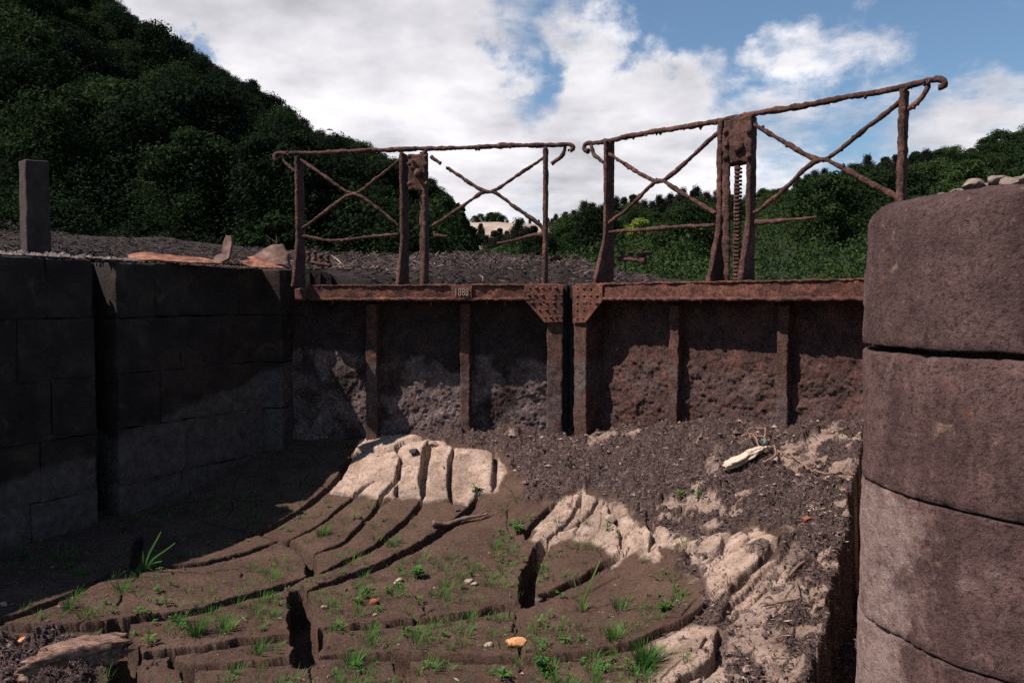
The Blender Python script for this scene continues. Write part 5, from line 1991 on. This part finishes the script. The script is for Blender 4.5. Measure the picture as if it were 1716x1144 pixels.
rt = np.random.default_rng(5)
used = [False] * 4
LBL = ('dark leafy tree in the shaded wood on the left hillside', 'trees of the left hillside', 'tree')
Lpx = [a[0] for a in RIDGE_L]; Lr = [a[2] for a in RIDGE_L]
placed = []
tries = 0
while len(placed) < 150 and tries < 9000:
    tries += 1
    px = rt.uniform(-170, 800)
    D_ = np.interp(px, Lpx, Lr)
    t = rt.uniform(0, 1) ** 1.3
    r = 56 + (D_ - 56) * t
    x = (px - 858) / FPX * r
    if any((x - a) ** 2 + (r - b) ** 2 < (4.6 + .010 * r) ** 2 for a, b in placed):
        continue
    if px > 690 and t < .5:
        continue
    if plant(broad_l, used, px, r, rt, *LBL, sil=SIL_L):
        placed.append((x, r))
for px in np.arange(-60, 770, 27):       # along the ridge
    D_ = float(np.interp(px, Lpx, Lr))
    plant(broad_l, used, px + rt.uniform(-7, 7), D_ * rt.uniform(.97, 1.0), rt, *LBL, sil=SIL_L, fit=True)

RBL = ('bright green tree in the wood on the right hillside', 'trees of the right hillside', 'tree')
Rpx = [a[0] for a in RIDGE_R]; Rr = [a[2] for a in RIDGE_R]
usedr = [False] * 3
placed = []
tries = 0
while len(placed) < 95 and tries < 6000:
    tries += 1
    px = rt.uniform(770, 1790)
    D_ = np.interp(px, Rpx, Rr)
    t = rt.uniform(.06, .99) ** .8
    r = 62 + (D_ - 62) * t
    x = (px - 858) / FPX * r
    if any((x - a) ** 2 + (r - b) ** 2 < 7.0 ** 2 for a, b in placed):
        continue
    if 775 < px < 935 and t > .78:
        continue
    if plant(broad_r, usedr, px, r, rt, *RBL, sil=SIL_B):
        placed.append((x, r))
usedp = [False] * 3
for px in np.arange(1200, 1790, 26):
    D_ = float(np.interp(px, Rpx, Rr))
    plant(broad_r, usedr, px + rt.uniform(-7, 7), D_ * rt.uniform(.95, 1.0), rt, *RBL, sil=SIL_B, fit=True)
PBL = ('dark pine on the skyline of the right hand ridge', 'pines on the ridge', 'pine tree')
for px in list(np.arange(880, 1210, 11)) + list(np.arange(1330, 1500, 15)) + list(np.arange(1505, 1590, 22)):
    D_ = float(np.interp(px, Rpx, Rr))
    plant(pines, usedp, px + rt.uniform(-5, 5), D_ * rt.uniform(.93, 1.0), rt, *PBL, sil=SIL_R, fit=True)
PB2 = ('dark pine in front of the pale quarry face', 'pines by the quarry', 'pine tree')
for px, rr_ in ((792, 330), (806, 345), (838, 330), (850, 300), (862, 290), (876, 320), (895, 300), (816, 300), (884, 280), (868, 260), (828, 280)):
    plant(pines, usedp, px, rr_, rt, *PB2, scale=(.65, .95))
PB3 = ('tree on the skyline above the pale quarry face', 'trees above the quarry', 'tree')
for px, sc in ((797, .7), (806, .8), (822, 1.0), (832, 1.1), (842, .9)):
    plant(broad_r, usedr, px, 424, rt, *PB3, scale=(sc * .8, sc * .9), dz=0)

# nearer trees one can tell apart, with trunk and crown of their own
def near_tree(px, r, h, rad, seed, lab, mat=M_LEAF_DARK, shape='round', lobes=26, per=420, leaf=.22, base=.12):
    x = (px - 858) / FPX * r
    root = empty('leafy_tree' if shape == 'round' else 'pine_tree', (x, r, land1(x, r) - .3), lab, 'tree')
    rng_ = np.random.default_rng(seed)
    mc = MB(); crown_mesh(mc, rng_, h, rad, lobes, per, leaf, base, 0, shape)
    mt = MB(); trunk_mesh(mt, rng_, h, h * .02, 0, 6, rad)
    for nm, mm, mtl in (('crown', mc, mat), ('trunk', mt, M_BARK)):
        V = np.concatenate(mm.v)
        mesh_obj(nm, V, mm.f, mtl, root, smooth=False)


for px_, r_, py_, sd_, rad_, lab_ in ((742, 62, 322, 1401, 1.9, 'tall dark tree behind the left gear post, edge of the wood'),
                                     (705, 70, 296, 1402, 2.8, 'broad dark tree filling the view behind the left gear posts'),
                                     (768, 78, 366, 1403, 2.2, 'smaller dark tree right of the left gear posts')):
    near_tree(px_, r_, EYE + (504 - py_) / FPX * r_ - land1((px_ - 858) / FPX * r_, r_) + .3, rad_, sd_, lab_)
near_tree(465, 48, 3.6, 1.5, 1404, 'pale green bush at the foot of the wood, left of the railing', M_LEAF_GREEN, lobes=10, per=300, leaf=.14, base=0)
near_tree(1068, 150, 8, 4.2, 1405, 'yellow green bush under the railing on the right hillside', leaf_mat('yellow_leaves', [(.3, (.09, .13, .025)), (.7, (.16, .20, .04))]), lobes=12, per=300, leaf=.3, base=0)

# undergrowth that fills the floor of both woods
def undergrowth(name, n, pxr, R, r0, mat, lab, seed, leaf, t0=0.0, t1=1.0):
    rng_ = np.random.default_rng(seed)
    px = rng_.uniform(pxr[0], pxr[1], n)
    D_ = np.interp(px, [a[0] for a in R], [a[2] for a in R])
    t = rng_.uniform(t0 ** 1.0, t1, n)
    r = r0 + (D_ - r0) * t
    k_ = ~((px > 772) & (px < 945) & (t > .74)) | (R is RIDGE_L)
    px, D_, t, r = px[k_], D_[k_], t[k_], r[k_]
    n = len(px)
    x = (px - 858) / FPX * r
    z, _, _ = land(x, r)
    # a closed canopy of lesser crowns: domes on a jittered grid
    cs = 6.5
    gx, gy = np.floor(x / cs), np.floor(r / cs)
    bump = np.zeros(n)
    zz0 = np.zeros(n)
    for a_ in (-1, 0, 1):
        for b_ in (-1, 0, 1):
            ix, iy = gx + a_, gy + b_
            h1 = _hash(ix, iy, ix * 0, seed) * .5 + .5; h2 = _hash(ix, iy, ix * 0, seed + 1) * .5 + .5; h3 = _hash(ix, iy, ix * 0, seed + 2) * .5 + .5
            dd = np.hypot(x - (ix + h1) * cs, r - (iy + h2) * cs) / (3.4 + 1.6 * h3)
            bump = np.maximum(bump, (2.6 + 2.6 * h3) * np.clip(1 - dd * dd, 0, 1) ** .8)
    bump = bump * (1 - .45 * rng_.uniform(0, 1, n) ** 2) * (1 + .5 * fbm2(x, r, .45, 4, seed + 6)) + 2.2 * fbm2(x, r, .6, 4, seed + 4) + rng_.uniform(-.3, .5, n)
    sil = SIL_L if R is RIDGE_L else SIL_R
    top = EYE + (504 - np.interp(px, [q_[0] for q_ in sil], [q_[1] for q_ in sil]) - (0 if R is RIDGE_L else 15)) / FPX * r
    bump = np.minimum(bump, top - z)
    P = np.stack([x, r, z + bump], 1)
    nr = rng_.normal(size=(n, 3)) * .6 + np.array([0, 0, .7])
    nr /= np.linalg.norm(nr, axis=1, keepdims=True)
    tt = np.cross(nr, rng_.normal(size=(n, 3))); tt /= np.linalg.norm(tt, axis=1, keepdims=True)
    b = np.cross(nr, tt)
    s = leaf * rng_.uniform(.6, 1.3, n)[:, None] * (r / D_)[:, None] ** .5
    V = np.stack([P - tt * s, P - b * s * .6, P + tt * s, P + b * s * .6], 1)
    m = MB()
    m.add(V.reshape(-1, 3), (np.arange(n) * 4)[:, None] + np.arange(4))
    tag(m.build(name, mat, smooth=False), lab, 'undergrowth', kind='stuff')


undergrowth('undergrowth', 260000, (-200, 830), RIDGE_L, 48, M_LEAF_DARK, 'dark undergrowth filling the wood on the left hillside', 1501, .26)
undergrowth('undergrowth', 200000, (760, 1850), RIDGE_R, 50, M_LEAF_GREEN, 'green undergrowth filling the wood on the right hillside', 1502, .34, .0, .97)
